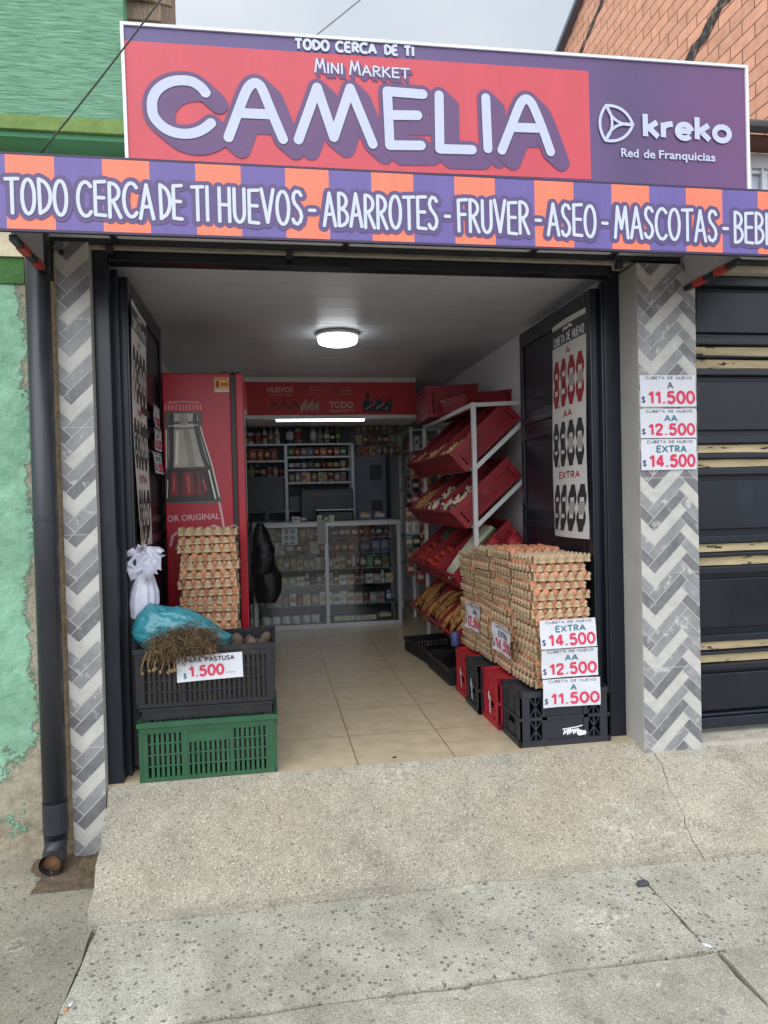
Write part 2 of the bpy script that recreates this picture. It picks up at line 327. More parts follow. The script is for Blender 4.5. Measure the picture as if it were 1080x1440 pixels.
def smooth(pts, n=5):
    """Catmull-Rom through the points"""
    P = [Vector(p) for p in pts]; out = []
    for i in range(len(P) - 1):
        a, b, c, d = P[max(i - 1, 0)], P[i], P[i + 1], P[min(i + 2, len(P) - 1)]
        for k in range(n):
            t = k / n; out.append(.5 * ((2 * b) + (c - a) * t + (2 * a - 5 * b + 4 * c - d) * t * t + (3 * b - a - 3 * c + d) * t ** 3))
    return [tuple(p) for p in out + [P[-1]]]
class Strokes:
    """round-ended brush strokes; every stroke lies a hair above the one before so no two faces share a plane"""
    def __init__(s, P, rnd=True): s.P = P; s.rnd = rnd
    def ribbon(s, mb, pts, w, d):
        pts = [Vector(p) for p in pts]; q = [pts[0]]
        for p in pts[1:]:
            if (p - q[-1]).length > 1e-5: q.append(p)
        closed = (q[0] - q[-1]).length < 1e-3 and len(q) > 4
        vs = []; k = len(q); h = w / 2
        for i in range(k):
            a = q[i - 1] if i else (q[-2] if closed else q[0]); b = q[i + 1] if i < k - 1 else (q[1] if closed else q[-1])
            t = (b - a).normalized(); nrm = Vector((-t[1], t[0]))
            if 0 < i < k - 1:
                c = (q[i] - q[i - 1]).normalized().dot((q[i + 1] - q[i]).normalized()); m = 1 / max(.6, math.sqrt(max(.05, (1 + c) / 2)))
            else: m = 1
            vs += [q[i] + nrm * h * m, q[i] - nrm * h * m]
        fs = [(2 * i, 2 * i + 1, 2 * i + 3, 2 * i + 2) for i in range(k - 1)]
        if not closed and s.rnd:
            for e, i0, sg in ((q[0], 0, -1), (q[-1], 2 * (k - 1), 1)):
                t = (q[0] - q[1]).normalized() if sg < 0 else (q[-1] - q[-2]).normalized(); nn = Vector((-t[1], t[0]))
                ids = []
                for j in range(1, 8):
                    an = math.pi / 2 - math.pi * j / 8; ids.append(len(vs)); vs.append(e + (t * math.cos(an) + nn * math.sin(an)) * h)
                L_, R_ = (i0, i0 + 1) if sg > 0 else (i0 + 1, i0)
                fs.append((L_,) + tuple(ids) + (R_,))
        mb.add([s.P(v[0], v[1], d + .000012 * min(j, 2 * k)) for j, v in enumerate(vs)], fs)
def hand_word(S, mb, txt, x0, x1, z0, z1, w, d, jit=0.0, sh=(0, 0), caps=None, gap=.17):
    tot = sum(HAND[c][0] if c != ' ' else .35 for c in txt) + gap * (len(txt) - 1); k = (x1 - x0 - w) / tot; x = x0 + w / 2; h = z1 - z0 - w; i = 0
    rr = random.Random(hash(len(txt)) + 3)
    for n_, c in enumerate(txt):
        if c == ' ': x += .52 * k; continue
        wd, st = HAND[c]; hh = h * (1 if caps is None or n_ in caps else .72); dz = rr.uniform(-jit, jit)
        for p in st:
            S.ribbon(mb, [(x + a * k + sh[0], z0 + w / 2 + b * hh + dz + sh[1]) for a, b in p], w, d + .00012 * (i % 9)); i += 1
        x += (wd + gap) * k
SEG = {'0': 'abcdef', '1': 'bc', '2': 'abged', '3': 'abgcd', '4': 'fgbc', '5': 'afgcd', '8': 'abcdefg', '9': 'abcfgd', '6': 'afgcde', '7': 'abc'}
def seven(mb_on, mb_off, ch, u0, u1, v0, v1, P):
    t = (u1 - u0) * .27; g = .03 * (u1 - u0); vm = (v0 + v1) / 2
    def hs(v): return [(u0 + t * .6, v), (u0 + t, v + t / 2), (u1 - t, v + t / 2), (u1 - t * .6, v), (u1 - t, v - t / 2), (u0 + t, v - t / 2)]
    def vs(u, a, b): return [(u, a + g), (u + t / 2, a + t / 2 + g), (u + t / 2, b - t / 2 - g), (u, b - g), (u - t / 2, b - t / 2 - g), (u - t / 2, a + t / 2 + g)]
    S = {'a': hs(v1 - t / 2), 'g': hs(vm), 'd': hs(v0 + t / 2), 'f': vs(u0 + t / 2, vm, v1 - t / 3), 'b': vs(u1 - t / 2, vm, v1 - t / 3), 'e': vs(u0 + t / 2, v0 + t / 3, vm), 'c': vs(u1 - t / 2, v0 + t / 3, vm)}
    for k, p in S.items(): (mb_on if k in SEG[ch] else mb_off).quad(*[P(a, b, .0012) for a, b in p])

# common materials
M_WHITE = mat('white_enamel', (.72, .73, .74), .4, .05)
M_PAPER = mat('paper', (.60, .61, .66), .8, .04, 14, bump=.25, bscale=18)
M_NAVY = mat('navy_steel', lin(17, 21, 33), .34, .3, 5, col2=lin(38, 42, 52), c2pos=(.58, .8), c2scale=4.5, stretch=(1, 1, .5), bump=.06, bscale=25, rvar=.12)
M_NAVYR = mat('navy_steel_rail', lin(26, 30, 41), .32, .25, 9, rvar=.1)
M_BLACK = mat('black_plastic', (.016, .017, .02), .42, .3, 14, rvar=.1)
M_RED_INK = mat('red_ink', lin(205, 50, 85), .7, .06); M_TEAL_INK = mat('teal_ink', lin(50, 110, 125), .7, .08)
M_GREY_INK = mat('grey_ink', lin(90, 92, 110), .7, .05); M_BLUE_INK = mat('blue_ink', lin(60, 70, 115), .7, .05)
M_BLACK_INK = mat('black_ink', (.03, .03, .035), .6, .05); M_PALE_GREY = mat('pale_grey_ink', lin(130, 128, 130), .7, .05)
M_CONC = mat('cement_render', lin(184, 180, 170), .9, .14, 5, bump=.4, bscale=60, col2=lin(120, 114, 104), c2pos=(.58, .7))

# ============================================================ GROUND
GZ = -.29
M_GROUND = mat('ground_dirt', lin(112, 104, 92), .95, .25, 7, bump=.5, bscale=50)
C_WALK = concrete('sidewalk_pebbled', lin(196, 193, 182), (.085, .082, .08), 62, .66, 210, lin(166, 163, 156))
C_WALK2 = concrete('sidewalk_smooth', lin(188, 184, 173), (.14, .13, .12), 30, .86, 230, lin(146, 142, 132))
C_LEFT = concrete('sidewalk_left', lin(172, 167, 155), (.09, .085, .08), 58, .60, 200, lin(120, 114, 104))
C_RAMP = concrete('ramp_aggregate', lin(178, 174, 163), (.20, .18, .15), 90, .22, 220, lin(174, 163, 146), bump=.8)
g = MB(); g.grid(lambda u, v: (-60 + 120 * u, -60 + 100 * v, GZ - .022), 8, 8)
struct(g.build('ground', M_GROUND))
def wob(x, s): return .004 * math.sin(x * 9.1 + s) + .0025 * math.sin(x * 23 + 2 * s) + .0015 * math.sin(x * 61 + s)
def slab(x0, x1, y0, y1, z, m, seed):
    mb = MB(); nx = max(4, int((x1 - x0) / .06)); ny = max(4, int((y1 - y0) / .06)); nx = min(nx, 60); ny = min(ny, 50)
    ex = lambda v: wob(v, seed); ey = lambda u: wob(u, seed + 2)
    def P(u, v):
        x = x0 + (x1 - x0) * u; y = y0 + (y1 - y0) * v
        if u in (0, 1): x += ex(y)
        if v in (0, 1): y += ey(x)
        return (x, y, z + .0025 * math.sin(x * 3.1 + seed) * math.sin(y * 2.7))
    mb.grid(P, nx, ny)
    for a in ('l', 'r', 'f', 'b'):     # sides going down
        k = nx if a in 'fb' else ny
        def Q(u, v, a=a):
            p = P(u, 0 if a == 'f' else 1) if a in 'fb' else P(0 if a == 'l' else 1, u)
            return (p[0], p[1], p[2] - .06 * v)
        mb.grid(Q, k, 1)
    return struct(mb.build('sidewalk', m))
slab(-.652, 1.388, -1.094, -.3, GZ, C_WALK, 1)
slab(1.396, 4.5, -1.098, -.3, GZ - .002, C_WALK, 2)
slab(-6, -.664, -2.4, .05, GZ - .003, C_LEFT, 3)
slab(-.652, 1.398, -3.6, -1.108, GZ - .004, C_WALK2, 4)
slab(1.41, 4.5, -3.6, -1.108, GZ, C_WALK2, 5)
slab(-6, -.66, -3.6, -2.41, GZ, C_WALK2, 6)
# entrance ramp: two pours with a crack between them
def ramp(xl, xr, seed):
    mb = MB(); nx = int(abs((xr(0) - xl(0)) / .05)); ny = 16
    def P(u, v):
        yy = -.57 * v; x = xl(yy) + (xr(yy) - xl(yy)) * u
        z = -.292 * v + .012 * math.sin(math.pi * v) + .003 * math.sin(x * 5 + seed) * math.sin(yy * 14)
        if v > .9: z = max(z, GZ + .014 + .004 * math.sin(x * 17 + seed))
        if v == 1: yy += wob(x, seed) * 1.8 + .004 * mnoise.noise((x * 40, seed, 0)); z -= .004
        if v == 0: yy += 0.0
        return (x, yy, z)
    mb.grid(P, nx, ny)
    mb.grid(lambda u, v: (lambda p: (p[0], p[1] + .004 * v, p[2] * (1 - v) + (GZ - .03) * v))(P(u, 1)), nx, 1)
    mb.grid(lambda u, v: (lambda p: (p[0], p[1], p[2] * (1 - v) + (GZ - .03) * v))(P(0, u)), ny, 1)
    mb.grid(lambda u, v: (lambda p: (p[0], p[1], p[2] * (1 - v) + (GZ - .03) * v))(P(1, u)), ny, 1)
    return struct(mb.build('entrance_ramp', C_RAMP))
crack = lambda y: 1.80 + .17 * y + .006 * math.sin(y * 31) + .004 * math.sin(y * 77)
ramp(lambda y: -.716 - .055 * y + .004 * math.sin(y * 40), lambda y: crack(y) - .0016, 1)
ramp(lambda y: crack(y) + .0016, lambda y: 4.5, 2)

# ============================================================ SHOP BUILDING
shop = thing('shop_building', 'narrow shop front with grey chevron tiled pillars and an open dark steel doorway', 'shop', (0, 0, 0))
M_PLAST = mat('grey_plaster', lin(168, 166, 162), .85, .1, 5, bump=.3, bscale=50, col2=lin(130, 126, 120), c2pos=(.62, .72))
M_INWALL = mat('white_interior_wall', lin(228, 229, 232), .7, .05, 3, bump=.1)
M_TILE = [mat('tile_dark', lin(112, 111, 114), .45, .28, 16, col2=lin(160, 158, 158), c2pos=(.6, .66), c2scale=22, stretch=(1, 1, 1)),
          mat('tile_mid', lin(136, 136, 138), .45, .2, 16, col2=lin(182, 180, 178), c2pos=(.58, .66), c2scale=20),
          mat('tile_light', lin(184, 181, 176), .45, .12, 16, col2=lin(172, 166, 156), c2pos=(.6, .7), c2scale=20),
          mat('tile_grout', lin(196, 194, 190), .7, .05)]
def clip(poly, axis, lim, keep_less):
    out = []
    for i in range(len(poly)):
        a, b = poly[i], poly[(i + 1) % len(poly)]; ia = (a[axis] <= lim) == keep_less or a[axis] == lim; ib = (b[axis] <= lim) == keep_less or b[axis] == lim
        if ia: out.append(a)
        if ia != ib:
            t = (lim - a[axis]) / (b[axis] - a[axis]); out.append((a[0] + t * (b[0] - a[0]), a[1] + t * (b[1] - a[1])))
    return out
def chevron_pillar(x0, x1, yf, yb, z0, z1, px, pz, seams):
    core = MB(); core.box(x0, x1, yf + .004, yb, z0, z1); o = core.build('pillar', M_PLAST, shop)
    mb = MB(); mb.mi = 3; mb.box(x0, x1, yf, yf + .0035, z0, z1)
    w, k = .0475, 5; s = math.sqrt(.5); gp = .0019
    rr = random.Random(3)
    def put(a0, a1, b0, b1, ci):
        p = [(a0 * w + gp, b0 * w + gp), (a1 * w - gp, b0 * w + gp), (a1 * w - gp, b1 * w - gp), (a0 * w + gp, b1 * w - gp)]
        q = [((a - b) * s + px, (a + b) * s + pz) for a, b in p]
        if max(t[0] for t in q) < x0 or min(t[0] for t in q) > x1 or max(t[1] for t in q) < z0 or min(t[1] for t in q) > z1: return
        q = clip(clip(q, 0, x0, False), 0, x1, True)
        zz = [z0] + sorted(t for t in seams if z0 < t < z1) + [z1]
        for lo, hi in zip(zz[:-1], zz[1:]):
            if len(q) < 3: return
            c = clip(clip(q, 1, lo + (.0015 if lo > z0 else 0), False), 1, hi - (.0015 if hi < z1 else 0), True)
            if len(c) >= 3:
                mb.mi = ci; mb.quad(*[(a, yf - .0012, b) for a, b in c])
    rng = range(-70, 90)
    for b in rng:
        for m in range(-16, 17):
            a0 = b + 2 * k * m; put(a0, a0 + k, b, b + 1, (0, 1, 2)[b % 3] if rr.random() > .12 else 1)
    for a in rng:
        for m in range(-16, 17):
            b0 = a - 2 * k + 1 - 2 * k * m; put(a, a + 1, b0, b0 + k, (0, 1, 2)[a % 3] if rr.random() > .12 else 1)
    mb.build('tile_cladding', M_TILE, o)
chevron_pillar(-.863, -.728, -.03, .25, -.31, 2.33, -.818, .03, [2.005, 1.55, 1.095, .64, .185])
chevron_pillar(1.738, 2.036, -.07, .25, -.2, 2.30, 1.805, .02, [1.74, 1.285, .83, .375])
mb = MB(); mb.box(-.97, 2.06, 0, .24, 2.318, 3.06); mb.build('lintel', M_CONC, shop)
mb = MB(); mb.box(-.728, 1.738, -.012, -.002, 2.316, 2.345); mb.build('lintel_edge', mat('dirty_cement', lin(150, 143, 132), .9, .3, 20, bump=.8, bscale=70), shop)
# dark steel frame
M_FR = M_NAVY
mb = MB(); mb.box(-.728, -.662, .02, .10, -.02, 2.312); mb.box(1.655, 1.737, .102, .155, -.02, 2.326); mb.box(-.662, 1.660, .02, .10, 2.27, 2.312)
mb.box(-.672, -.640, .10, .14, 0, 2.26); mb.box(1.640, 1.6545, .104, .138, 0, 2.26)
mb.build('door_frame', M_FR, shop, bevel=.004)
# the room
mb = MB(); mb.box(-.90, -.80, .25, 5.2, -.05, 2.9); mb.box(1.735, 1.86, .25, 5.2, -.05, 2.9); mb.box(-.80, 1.735, 5.1, 5.2, -.05, 2.9); mb.build('wall', M_INWALL, shop)
# ceiling of long plastic boards running across
mb = MB()
for i in range(26):
    y = .101 + i * .2
    mb.box(-.8, 1.735, y, y + .192, 2.33, 2.36); mb.box(-.8, 1.735, y + .192, y + .2, 2.335, 2.36)
mb.build('ceiling', mat('ceiling_boards', lin(200, 205, 214), .42, .05, 2), shop)
mb = MB(); mb.box(-.9, 1.86, .24, 5.2, 2.9, 3.06); mb.build('roof', M_CONC, shop)
# floor
M_FLOOR = gridmat('floor_tiles', lin(196, 180, 152), lin(140, 122, 100), .458, .462, (-.367 + .458 * 8, -.412 + .462 * 4), .0035, .28, var=.03, bump=.25)
mb = MB(); mb.box(-.82, 1.76, 0.0, 5.15, -.06, 0); struct(mb.build('floor', M_FLOOR))
# door leaves folded inwards
def door_leaf(x, y0, y1, s):
    o = MB(); th = .035
    o.box(x - th / 2, x + th / 2, y0, y1, .03, 2.24); d = o.build('steel_door', M_NAVY, shop)
    d['label'] = 'dark steel door leaf folded inwards on the %s side' % ('fridge' if s > 0 else 'egg')
    f = MB(); xs = x + s * th / 2
    a, b = (xs, xs + s * .012) if s > 0 else (xs + s * .012, xs)
    for z0, z1 in ((.03, .13), (.50, .54), (.60, .64), (1.02, 1.06), (1.12, 1.16), (1.56, 1.60), (1.66, 1.70), (2.15, 2.24)): f.box(a, b, y0 + .05, y1 - .05, z0, z1)
    f.box(a, b, y0, y0 + .05, .03, 2.24); f.box(a, b, y1 - .05, y1, .03, 2.24)
    f.build('door_rail', M_NAVYR, d, bevel=.003)
    p = MB()
    for z0, z1 in ((.17, .46), (.68, .98), (1.2, 1.52), (1.74, 2.1)): p.box(min(xs, xs + s * .006), max(xs, xs + s * .006), y0 + .12, y1 - .12, z0, z1)
    p.build('door_panel', M_NAVY, d, bevel=.004)
door_leaf(-.635, .14, 1.13, 1)
door_leaf(1.628, .14, 1.15, -1)
# red printed fascia over the counter, its ledge and the tube under it
M_BANRED = mat('printed_red', lin(190, 52, 58), .55, .08, 4)
mb = MB(); mb.box(-.8, 1.372, 3.3, 3.36, 1.985, 2.33); mb.mi = 1; mb.box(-.8, 1.40, 3.28, 3.9, 1.955, 1.985); mb.box(-.8, 1.372, 3.29, 3.3, 2.29, 2.33)
fas = mb.build('fascia', [M_INWALL, M_WHITE], shop)

# ============================================================ GREEN HOUSE
gh = thing('green_house', 'green painted house on the left with rough peeling plaster and a lime ledge', 'house', (-3, 0, GZ))
def B2(x0, x1, y0, y1, z0, z1, mb=None):
    mb = mb or MB(); return mb.box(x0 + 3, x1 + 3, y0, y1, z0 - GZ, z1 - GZ)
M_GUP = mat('green_ribbed_plaster', lin(116, 158, 131), .92, .22, 26, bump=1.0, bscale=34, stretch=(.40, 1, 2.6), col2=lin(90, 130, 106), c2pos=(.46, .70), c2scale=20, spec=.2)
def peel_mat():
    m = bpy.data.materials.new('peeling_green_plaster'); m.use_nodes = True; nt = m.node_tree; N = nt.nodes; L = nt.links; b = N['Principled BSDF']; b.inputs['Roughness'].default_value = .92
    t = N.new('ShaderNodeTexCoord').outputs['Object']; s = N.new('ShaderNodeSeparateXYZ'); L.new(t, s.inputs[0])
    def noise(sc, d=8, r=.65):
        q = N.new('ShaderNodeTexNoise'); q.inputs['Scale'].default_value = sc; q.inputs['Detail'].default_value = d; q.inputs['Roughness'].default_value = r; L.new(t, q.inputs['Vector']); return q.outputs['Fac']
    def ramp(x, p0, p1, c0, c1):
        q = N.new('ShaderNodeValToRGB'); q.color_ramp.elements[0].position = p0; q.color_ramp.elements[1].position = p1; q.color_ramp.elements[0].color = tuple(c0) + (1,); q.color_ramp.elements[1].color = tuple(c1) + (1,); L.new(x, q.inputs[0]); return q.outputs[0]
    def math_(op, a, bb):
        q = N.new('ShaderNodeMath'); q.operation = op
        for i, v in enumerate((a, bb)):
            if isinstance(v, float): q.inputs[i].default_value = v
            else: L.new(v, q.inputs[i])
        return q.outputs[0]
    green = ramp(noise(14), .3, .7, lin(112, 160, 134), lin(148, 190, 164))
    bare = ramp(noise(20), .3, .7, lin(128, 119, 102), lin(172, 163, 144))
    # bare plaster spreads from the pipe side and from the foot of the wall
    ex = math_('MULTIPLY', math_('SUBTRACT', s.outputs[0], 1.955), 4.0)     # local x 1.955 = 5 cm from the edge
    ez = math_('MULTIPLY', math_('SUBTRACT', .56, s.outputs[2]), .62)
    e = math_('ADD', math_('MAXIMUM', ex, -.07), math_('MAXIMUM', ez, -.06))
    f = math_('ADD', math_('ADD', noise(3.3), math_('MULTIPLY', math_('SUBTRACT', noise(30, 8, .8), .5), .75)), e)
    mx = N.new('ShaderNodeMixRGB'); L.new(ramp(f, .50, .60, (0, 0, 0), (1, 1, 1)), mx.inputs[0]); L.new(green, mx.inputs[1]); L.new(bare, mx.inputs[2])
    gm = N.new('ShaderNodeMixRGB'); gm.blend_type = 'MULTIPLY'; gm.inputs[0].default_value = 1; L.new(mx.outputs[0], gm.inputs[1]); L.new(ramp(noise(1.7, 9, .75), .34, .60, (.68, .66, .62), (1.06, 1.06, 1.06)), gm.inputs[2])
    L.new(gm.outputs[0], b.inputs['Base Color'])
    h = math_('ADD', noise(26, 5), math_('MULTIPLY', ramp(f, .53, .56, (1, 1, 1), (0, 0, 0)), .5))
    bp = N.new('ShaderNodeBump'); bp.inputs['Strength'].default_value = .9; bp.inputs['Distance'].default_value = .012; L.new(h, bp.inputs['Height']); L.new(bp.outputs[0], b.inputs['Normal'])
    return m
M_PEEL = peel_mat()
B2(-6, -.995, .02, .3, GZ - .05, 2.16).build('wall', M_PEEL, gh)
B2(-6, -1.0, .012, .3, 2.162, 2.27).build('green_band', mat('deep_green_paint', lin(66, 108, 56), .9, .25, 10, bump=.9, bscale=30), gh)
B2(-6, -.975, .0, .3, 2.272, 2.698).build('rough_mortar', mat('rough_mortar', lin(206, 194, 166), .95, .2, 8, bump=1, bscale=22, col2=lin(120, 108, 88), c2pos=(.6, .66), c2scale=9), gh)
B2(-.994, -.865, .025, .3, GZ - .05, 2.3).build('wall_edge', mat('bare_brown_plaster', lin(140, 122, 98), .95, .25, 14, bump=.9, bscale=40), gh)
B2(-6, -.537, -.15, .06, 2.782, 6.5).build('upper_wall', M_GUP, gh)
B2(-6, -.5365, -.165, .0, 2.724, 2.78).build('ledge', mat('lime_paint', lin(112, 136, 74), .9, .2, 14, bump=.5, bscale=40, col2=lin(70, 96, 50), c2pos=(.64, .7), c2scale=18), gh)
B2(-6, -.5368, -.148, .24, 2.70, 2.723).build('soffit', mat('dark_green_paint', lin(74, 132, 92), .85, .15, 6), gh)
mb = MB()
for i in range(14):
    mb.tube([(2.46 + i * .012 + .02, -.1 + i * .004, 3.62), (2.40 + i * .012, .0 + i * .004, 4.3)], .009, 6)
mb.box(2.45, 2.60, -.06, .5, 3.55, 4.4); mb.build('roof_edge', mat('weathered_wood', lin(134, 116, 98), .9, .4, 20, bump=.8, stretch=(6, 1, 1), bscale=30), gh)

# ============================================================ BRICK HOUSE AND ITS GARAGE
bh = thing('brick_house', 'pink clay block house on the right with a dark steel garage door', 'house', (3.2, 0, 0))
M_BRK = gridmat('clay_blocks', lin(224, 166, 138), lin(120, 90, 72), .25, .095, (.1, .02), .0045, .85, .5, 'YZ', bump=.8, var=.09, spec=.2)
zr = lambda y: 5.92 + (3.99 - y) * .37
mb = MB(); P = [(0.0, .40, 2.9), (0.0, 5.2, 2.9), (0.0, 5.2, zr(5.2)), (0.0, .40, zr(.4))]
mb.quad(*P); mb.quad(*[(p[0] + 3, p[1], p[2]) for p in P][::-1])
for i in range(4): a, b = P[i], P[(i + 1) % 4]; mb.quad(b, a, (a[0] + 3, a[1], a[2]), (b[0] + 3, b[1], b[2]))
mb.build('wall', M_BRK, bh)
mb = MB(); mb.bar((-.03, 5.3, zr(5.3) + .02), (-.03, .3, zr(.3) + .02), .09, .05); mb.build('roof_edge', mat('roof_flashing', lin(96, 104, 120), .4, .15, metal=.3), bh)
M_TAR = mat('tar', lin(52, 50, 48), .9, .4, 18, bump=.8, col2=lin(130, 110, 96), c2pos=(.5, .6), c2scale=14)
def stripe(pts, w):
    mb = MB(); k = len(pts)
    for i in range(k - 1):
        (y0, z0), (y1, z1) = pts[i], pts[i + 1]; w0 = w * (1 + .35 * math.sin(i * 2.3)); w1 = w * (1 + .35 * math.sin(i * 2.3 + 2.3))
        mb.quad((-.005, y0, z0 - w0), (-.005, y0, z0 + w0), (-.005, y1, z1 + w1), (-.005, y1, z1 - w1))
    mb.build('tar_stripe', M_TAR, bh)
stripe([(3.62 - .08 * i, 5.63 + .0305 * i) for i in range(12)], .030)
stripe([(1.80 - .09 * i, 4.43 + .035 * i + .008 * math.sin(i * 1.7)) for i in range(9)], .055)
# front storey with a barred window under a dark corrugated eave
mb = MB(); mb.box(-.95, -.575, .34, .6, 2.36, 3.06); mb.box(-.575, 1.0, .34, .6, 2.36, 2.42); mb.box(-.575, 1.0, .34, .6, 2.98, 3.06); mb.box(.3, 1.0, .34, .6, 2.42, 2.98); mb.build('front_wall', mat('pale_plaster', lin(196, 196, 198), .85, .08), bh)
mb = MB(); mb.box(-.575, .3, .36, .38, 2.42, 2.44); mb.box(-.575, .3, .36, .38, 2.96, 2.98); 
for x in (-.575, -.47, -.14, .28): mb.box(x, x + .03, .358, .382, 2.42, 2.98)
wf = mb.build('window', M_WHITE, bh)
mb = MB(); mb.box(-.545, .28, .385, .39, 2.44, 2.96); mb.build('curtain', mat('pale_curtain', lin(200, 206, 222), .8, .12, 18), wf)
mb = MB()
for i in range(9): mb.tube([(-.55 + i * .07, .345, 2.42), (-.55 + i * .07, .345, 2.98)], .006, 6)
for z in (2.56, 2.8): mb.box(-.575, .3, .335, .342, z, z + .015)
mb.build('grille', M_WHITE, wf)
mb = MB()
for i in range(7): mb.tube([(-.93, .15 + i * .04, 3.105 + i * .02), (1.2, .15 + i * .04, 3.105 + i * .02)], .026, 8)
mb.build('eave', mat('dark_sheet', lin(66, 64, 66), .5, .25, 9), bh)
mb = MB(); mb.box(-.93, 1.2, .2, .34, 3.062, 3.085); mb.build('eave_board', mat('reddish_wood', lin(110, 70, 58), .8, .2), bh)
# garage door: dark steel with rows of cream slots
mb = MB(); mb.box(-1.162, 2.5, 0, .24, 2.292, 2.36); mb.build('beam', mat('cream_cement', lin(186, 178, 160), .9, .12, bump=.3), bh)
mb = MB(); mb.box(-1.14, 2.5, .012, .24, 2.362, 2.7); mb.build('tile_course', M_TILE[0], bh)
mb = MB(); mb.box(-1.17, 2.5, -.06, .25, -.2, -.008); mb.build('sill', mat('worn_cement_step', lin(176, 170, 158), .85, .16, 8, bump=.4), bh)
gd = MB(); gd.box(-1.164, 2.5, .09, .12, .02, 2.29); gdo = gd.build('garage_door', M_NAVY, bh)
SL = [(1.896, 1.944), (1.831, 1.88), (1.406, 1.451), (1.333, 1.376), (.906, .951), (.837, .883), (.41, .453), (.345, .388)]
mb = MB(); mb.box(-1.164, -1.122, .04, .09, .005, 2.29)
for z0, z1 in ((.02, .075), (.315, .342), (.392, .406), (.457, .49), (.80, .834), (.887, .902), (.955, .99), (1.296, 1.33), (1.38, 1.402), (1.455, 1.49), (1.795, 1.828), (1.884, 1.892), (1.948, 1.985), (2.24, 2.29)):
    mb.box(-1.122, 2.5, .045, .09, z0, z1)
mb.build('door_rail', M_NAVYR, gdo, bevel=.004)
mb = MB()
for z0, z1 in ((.10, .29), (.52, .77), (1.02, 1.27), (1.52, 1.77), (2.01, 2.22)): mb.box(-1.07, 2.4, .07, .09, z0, z1)
mb.box(-1.11, 2.5, .05, .09, .078, .094)
mb.build('door_panel', M_NAVY, gdo, bevel=.006)
mb = MB()
rr = random.Random(5)
for z0, z1 in SL:
    mb.grid(lambda u, v: (-1.118 + 3.6 * u, .075, z0 + .003 + (z1 - z0 - .006) * v + .0016 * math.sin(u * 37 + z0 * 40) * math.sin(u * 13 + v * 3)), 120, 1)
mb.build('slot', mat('cream_slot', lin(190, 172, 136), .85, .2, 9, col2=lin(34, 32, 32), c2pos=(.60, .63), c2scale=10, stretch=(.8, 1, 4)), gdo)

# ============================================================ DRAINPIPE, CABLES
dp = thing('drainpipe', 'black plastic drainpipe between green wall and tiled pillar, open elbow at its foot', 'drainpipe', (-.918, -.085, GZ))
M_PIPE = mat('pipe_black', lin(44, 46, 52), .38, .2, 6, col2=lin(110, 104, 96), c2pos=(.66, .76), c2scale=7, bump=.05, rvar=.12)
MB().tube([(0, 0, .13), (0, 0, 2.72)], .0475, 20).build('pipe', M_PIPE, dp, True)
MB().tube([(0, 0, .155), (0, 0, .1725), (0, 0, .173), (0, 0, .28)], [.051, .051, .050, .050], 20).build('collar', M_PIPE, dp)
MB().tube([(0, 0, 1.45), (0, 0, 1.468)], .0505, 20).build('collar', M_PIPE, dp)
mb = MB()
mb.tube([(0, 0, .16), (0, 0, .115), (0, -.02, .075), (0, -.05, .055), (0, -.085, .05)], [.049, .048, .047, .046, .046], 20, cap=False)
mb.tube([(0, -.085, .05), (0, -.02, .052)], .042, 20, cap=False)
mb.mi = 1; mb.tube([(0, -.052, .04), (0, -.02, .045)], .0415, 20)
mb.build('elbow', [M_PIPE, mat('rusty_silt', lin(124, 90, 62), .9, .3, 20, bump=.6)], dp, True)
def cable(name, label, pts, r, m):
    return tag(MB().tube(pts, r, 6).build(name, m, None, True), label, 'cable')
def sag(a, b, s, n=14):
    a = Vector(a); b = Vector(b); return [a.lerp(b, i / n) - Vector((0, 0, s * 4 * (i / n) * (1 - i / n))) for i in range(n + 1)]
M_CABLE = mat('cable_black', (.02, .025, .02), .5, .1)
cable('cable', 'thin black cable running down across the green wall and the sign corner', sag((-.803, -.478, 2.455), (.15, -.47, 3.80), .03), .0036, M_CABLE)
cable('cable', 'thin grey cable crossing the cloudy sky above the sign', sag((.30, 1.5, 4.19), (1.3, 1.5, 5.07), .01), .0045, mat('cable_grey', (.25, .25, .27), .6, .1))

# ============================================================ AWNING
AY = -.5
aw = thing('awning', 'orange and purple striped shop awning band lettered with the goods sold', 'awning', (0, 0, 2.2))
M_OR = mat('awning_orange', lin(236, 122, 94), .5, .08, 5, stretch=(4, 1, .6)); M_PU = mat('awning_purple', lin(102, 88, 152), .5, .08, 5, stretch=(4, 1, .6))
ZB, ZT = .006, .266; sw = .16344; xs0 = -.892 - sw
mb = MB()
for i in range(22):
    mb.mi = 1 if i % 2 == 0 else 0
    a, b = xs0 + i * sw, xs0 + (i + 1) * sw
    if i == 0: a = -.93
    mb.box(a, b, AY, AY + .02, ZB, ZT)
mb.build('striped_band', [M_OR, M_PU], aw)
mb = MB(); mb.mi = 0; mb.box(-.93, 2.54, AY - .004, AY + .012, -.004, .0045); mb.box(-.93, 2.54, AY + .0005, AY + .03, .2675, .275)
mb.build('edge_trim', mat('awning_trim', lin(52, 40, 72), .5, .1), aw)
M_GSHEET = mat('grey_sheet', lin(226, 226, 230), .55, .08, 4)
mb = MB(); mb.box(-.9, 2.54, AY + .031, .0, .1495, .162); mb.build('roof_panel', M_GSHEET, aw)
mb = MB()
mb.box(-.905, 2.54, -.03, -.003, .126, .145)                                 # wall rail
for x in (-.63, .35, 1.22, 1.62): mb.box(x, x + .022, AY + .031, -.031, .136, .149)    # ribs
mb.box(-.905, 2.54, AY + .021, AY + .045, .04, .06)
for x in (-.66, .1, 1.66): mb.box(x, x + .03, -.035, -.004, .09, .1175)
mb.build('rail', mat('awning_frame', (.022, .024, .03), .45, .2), aw)
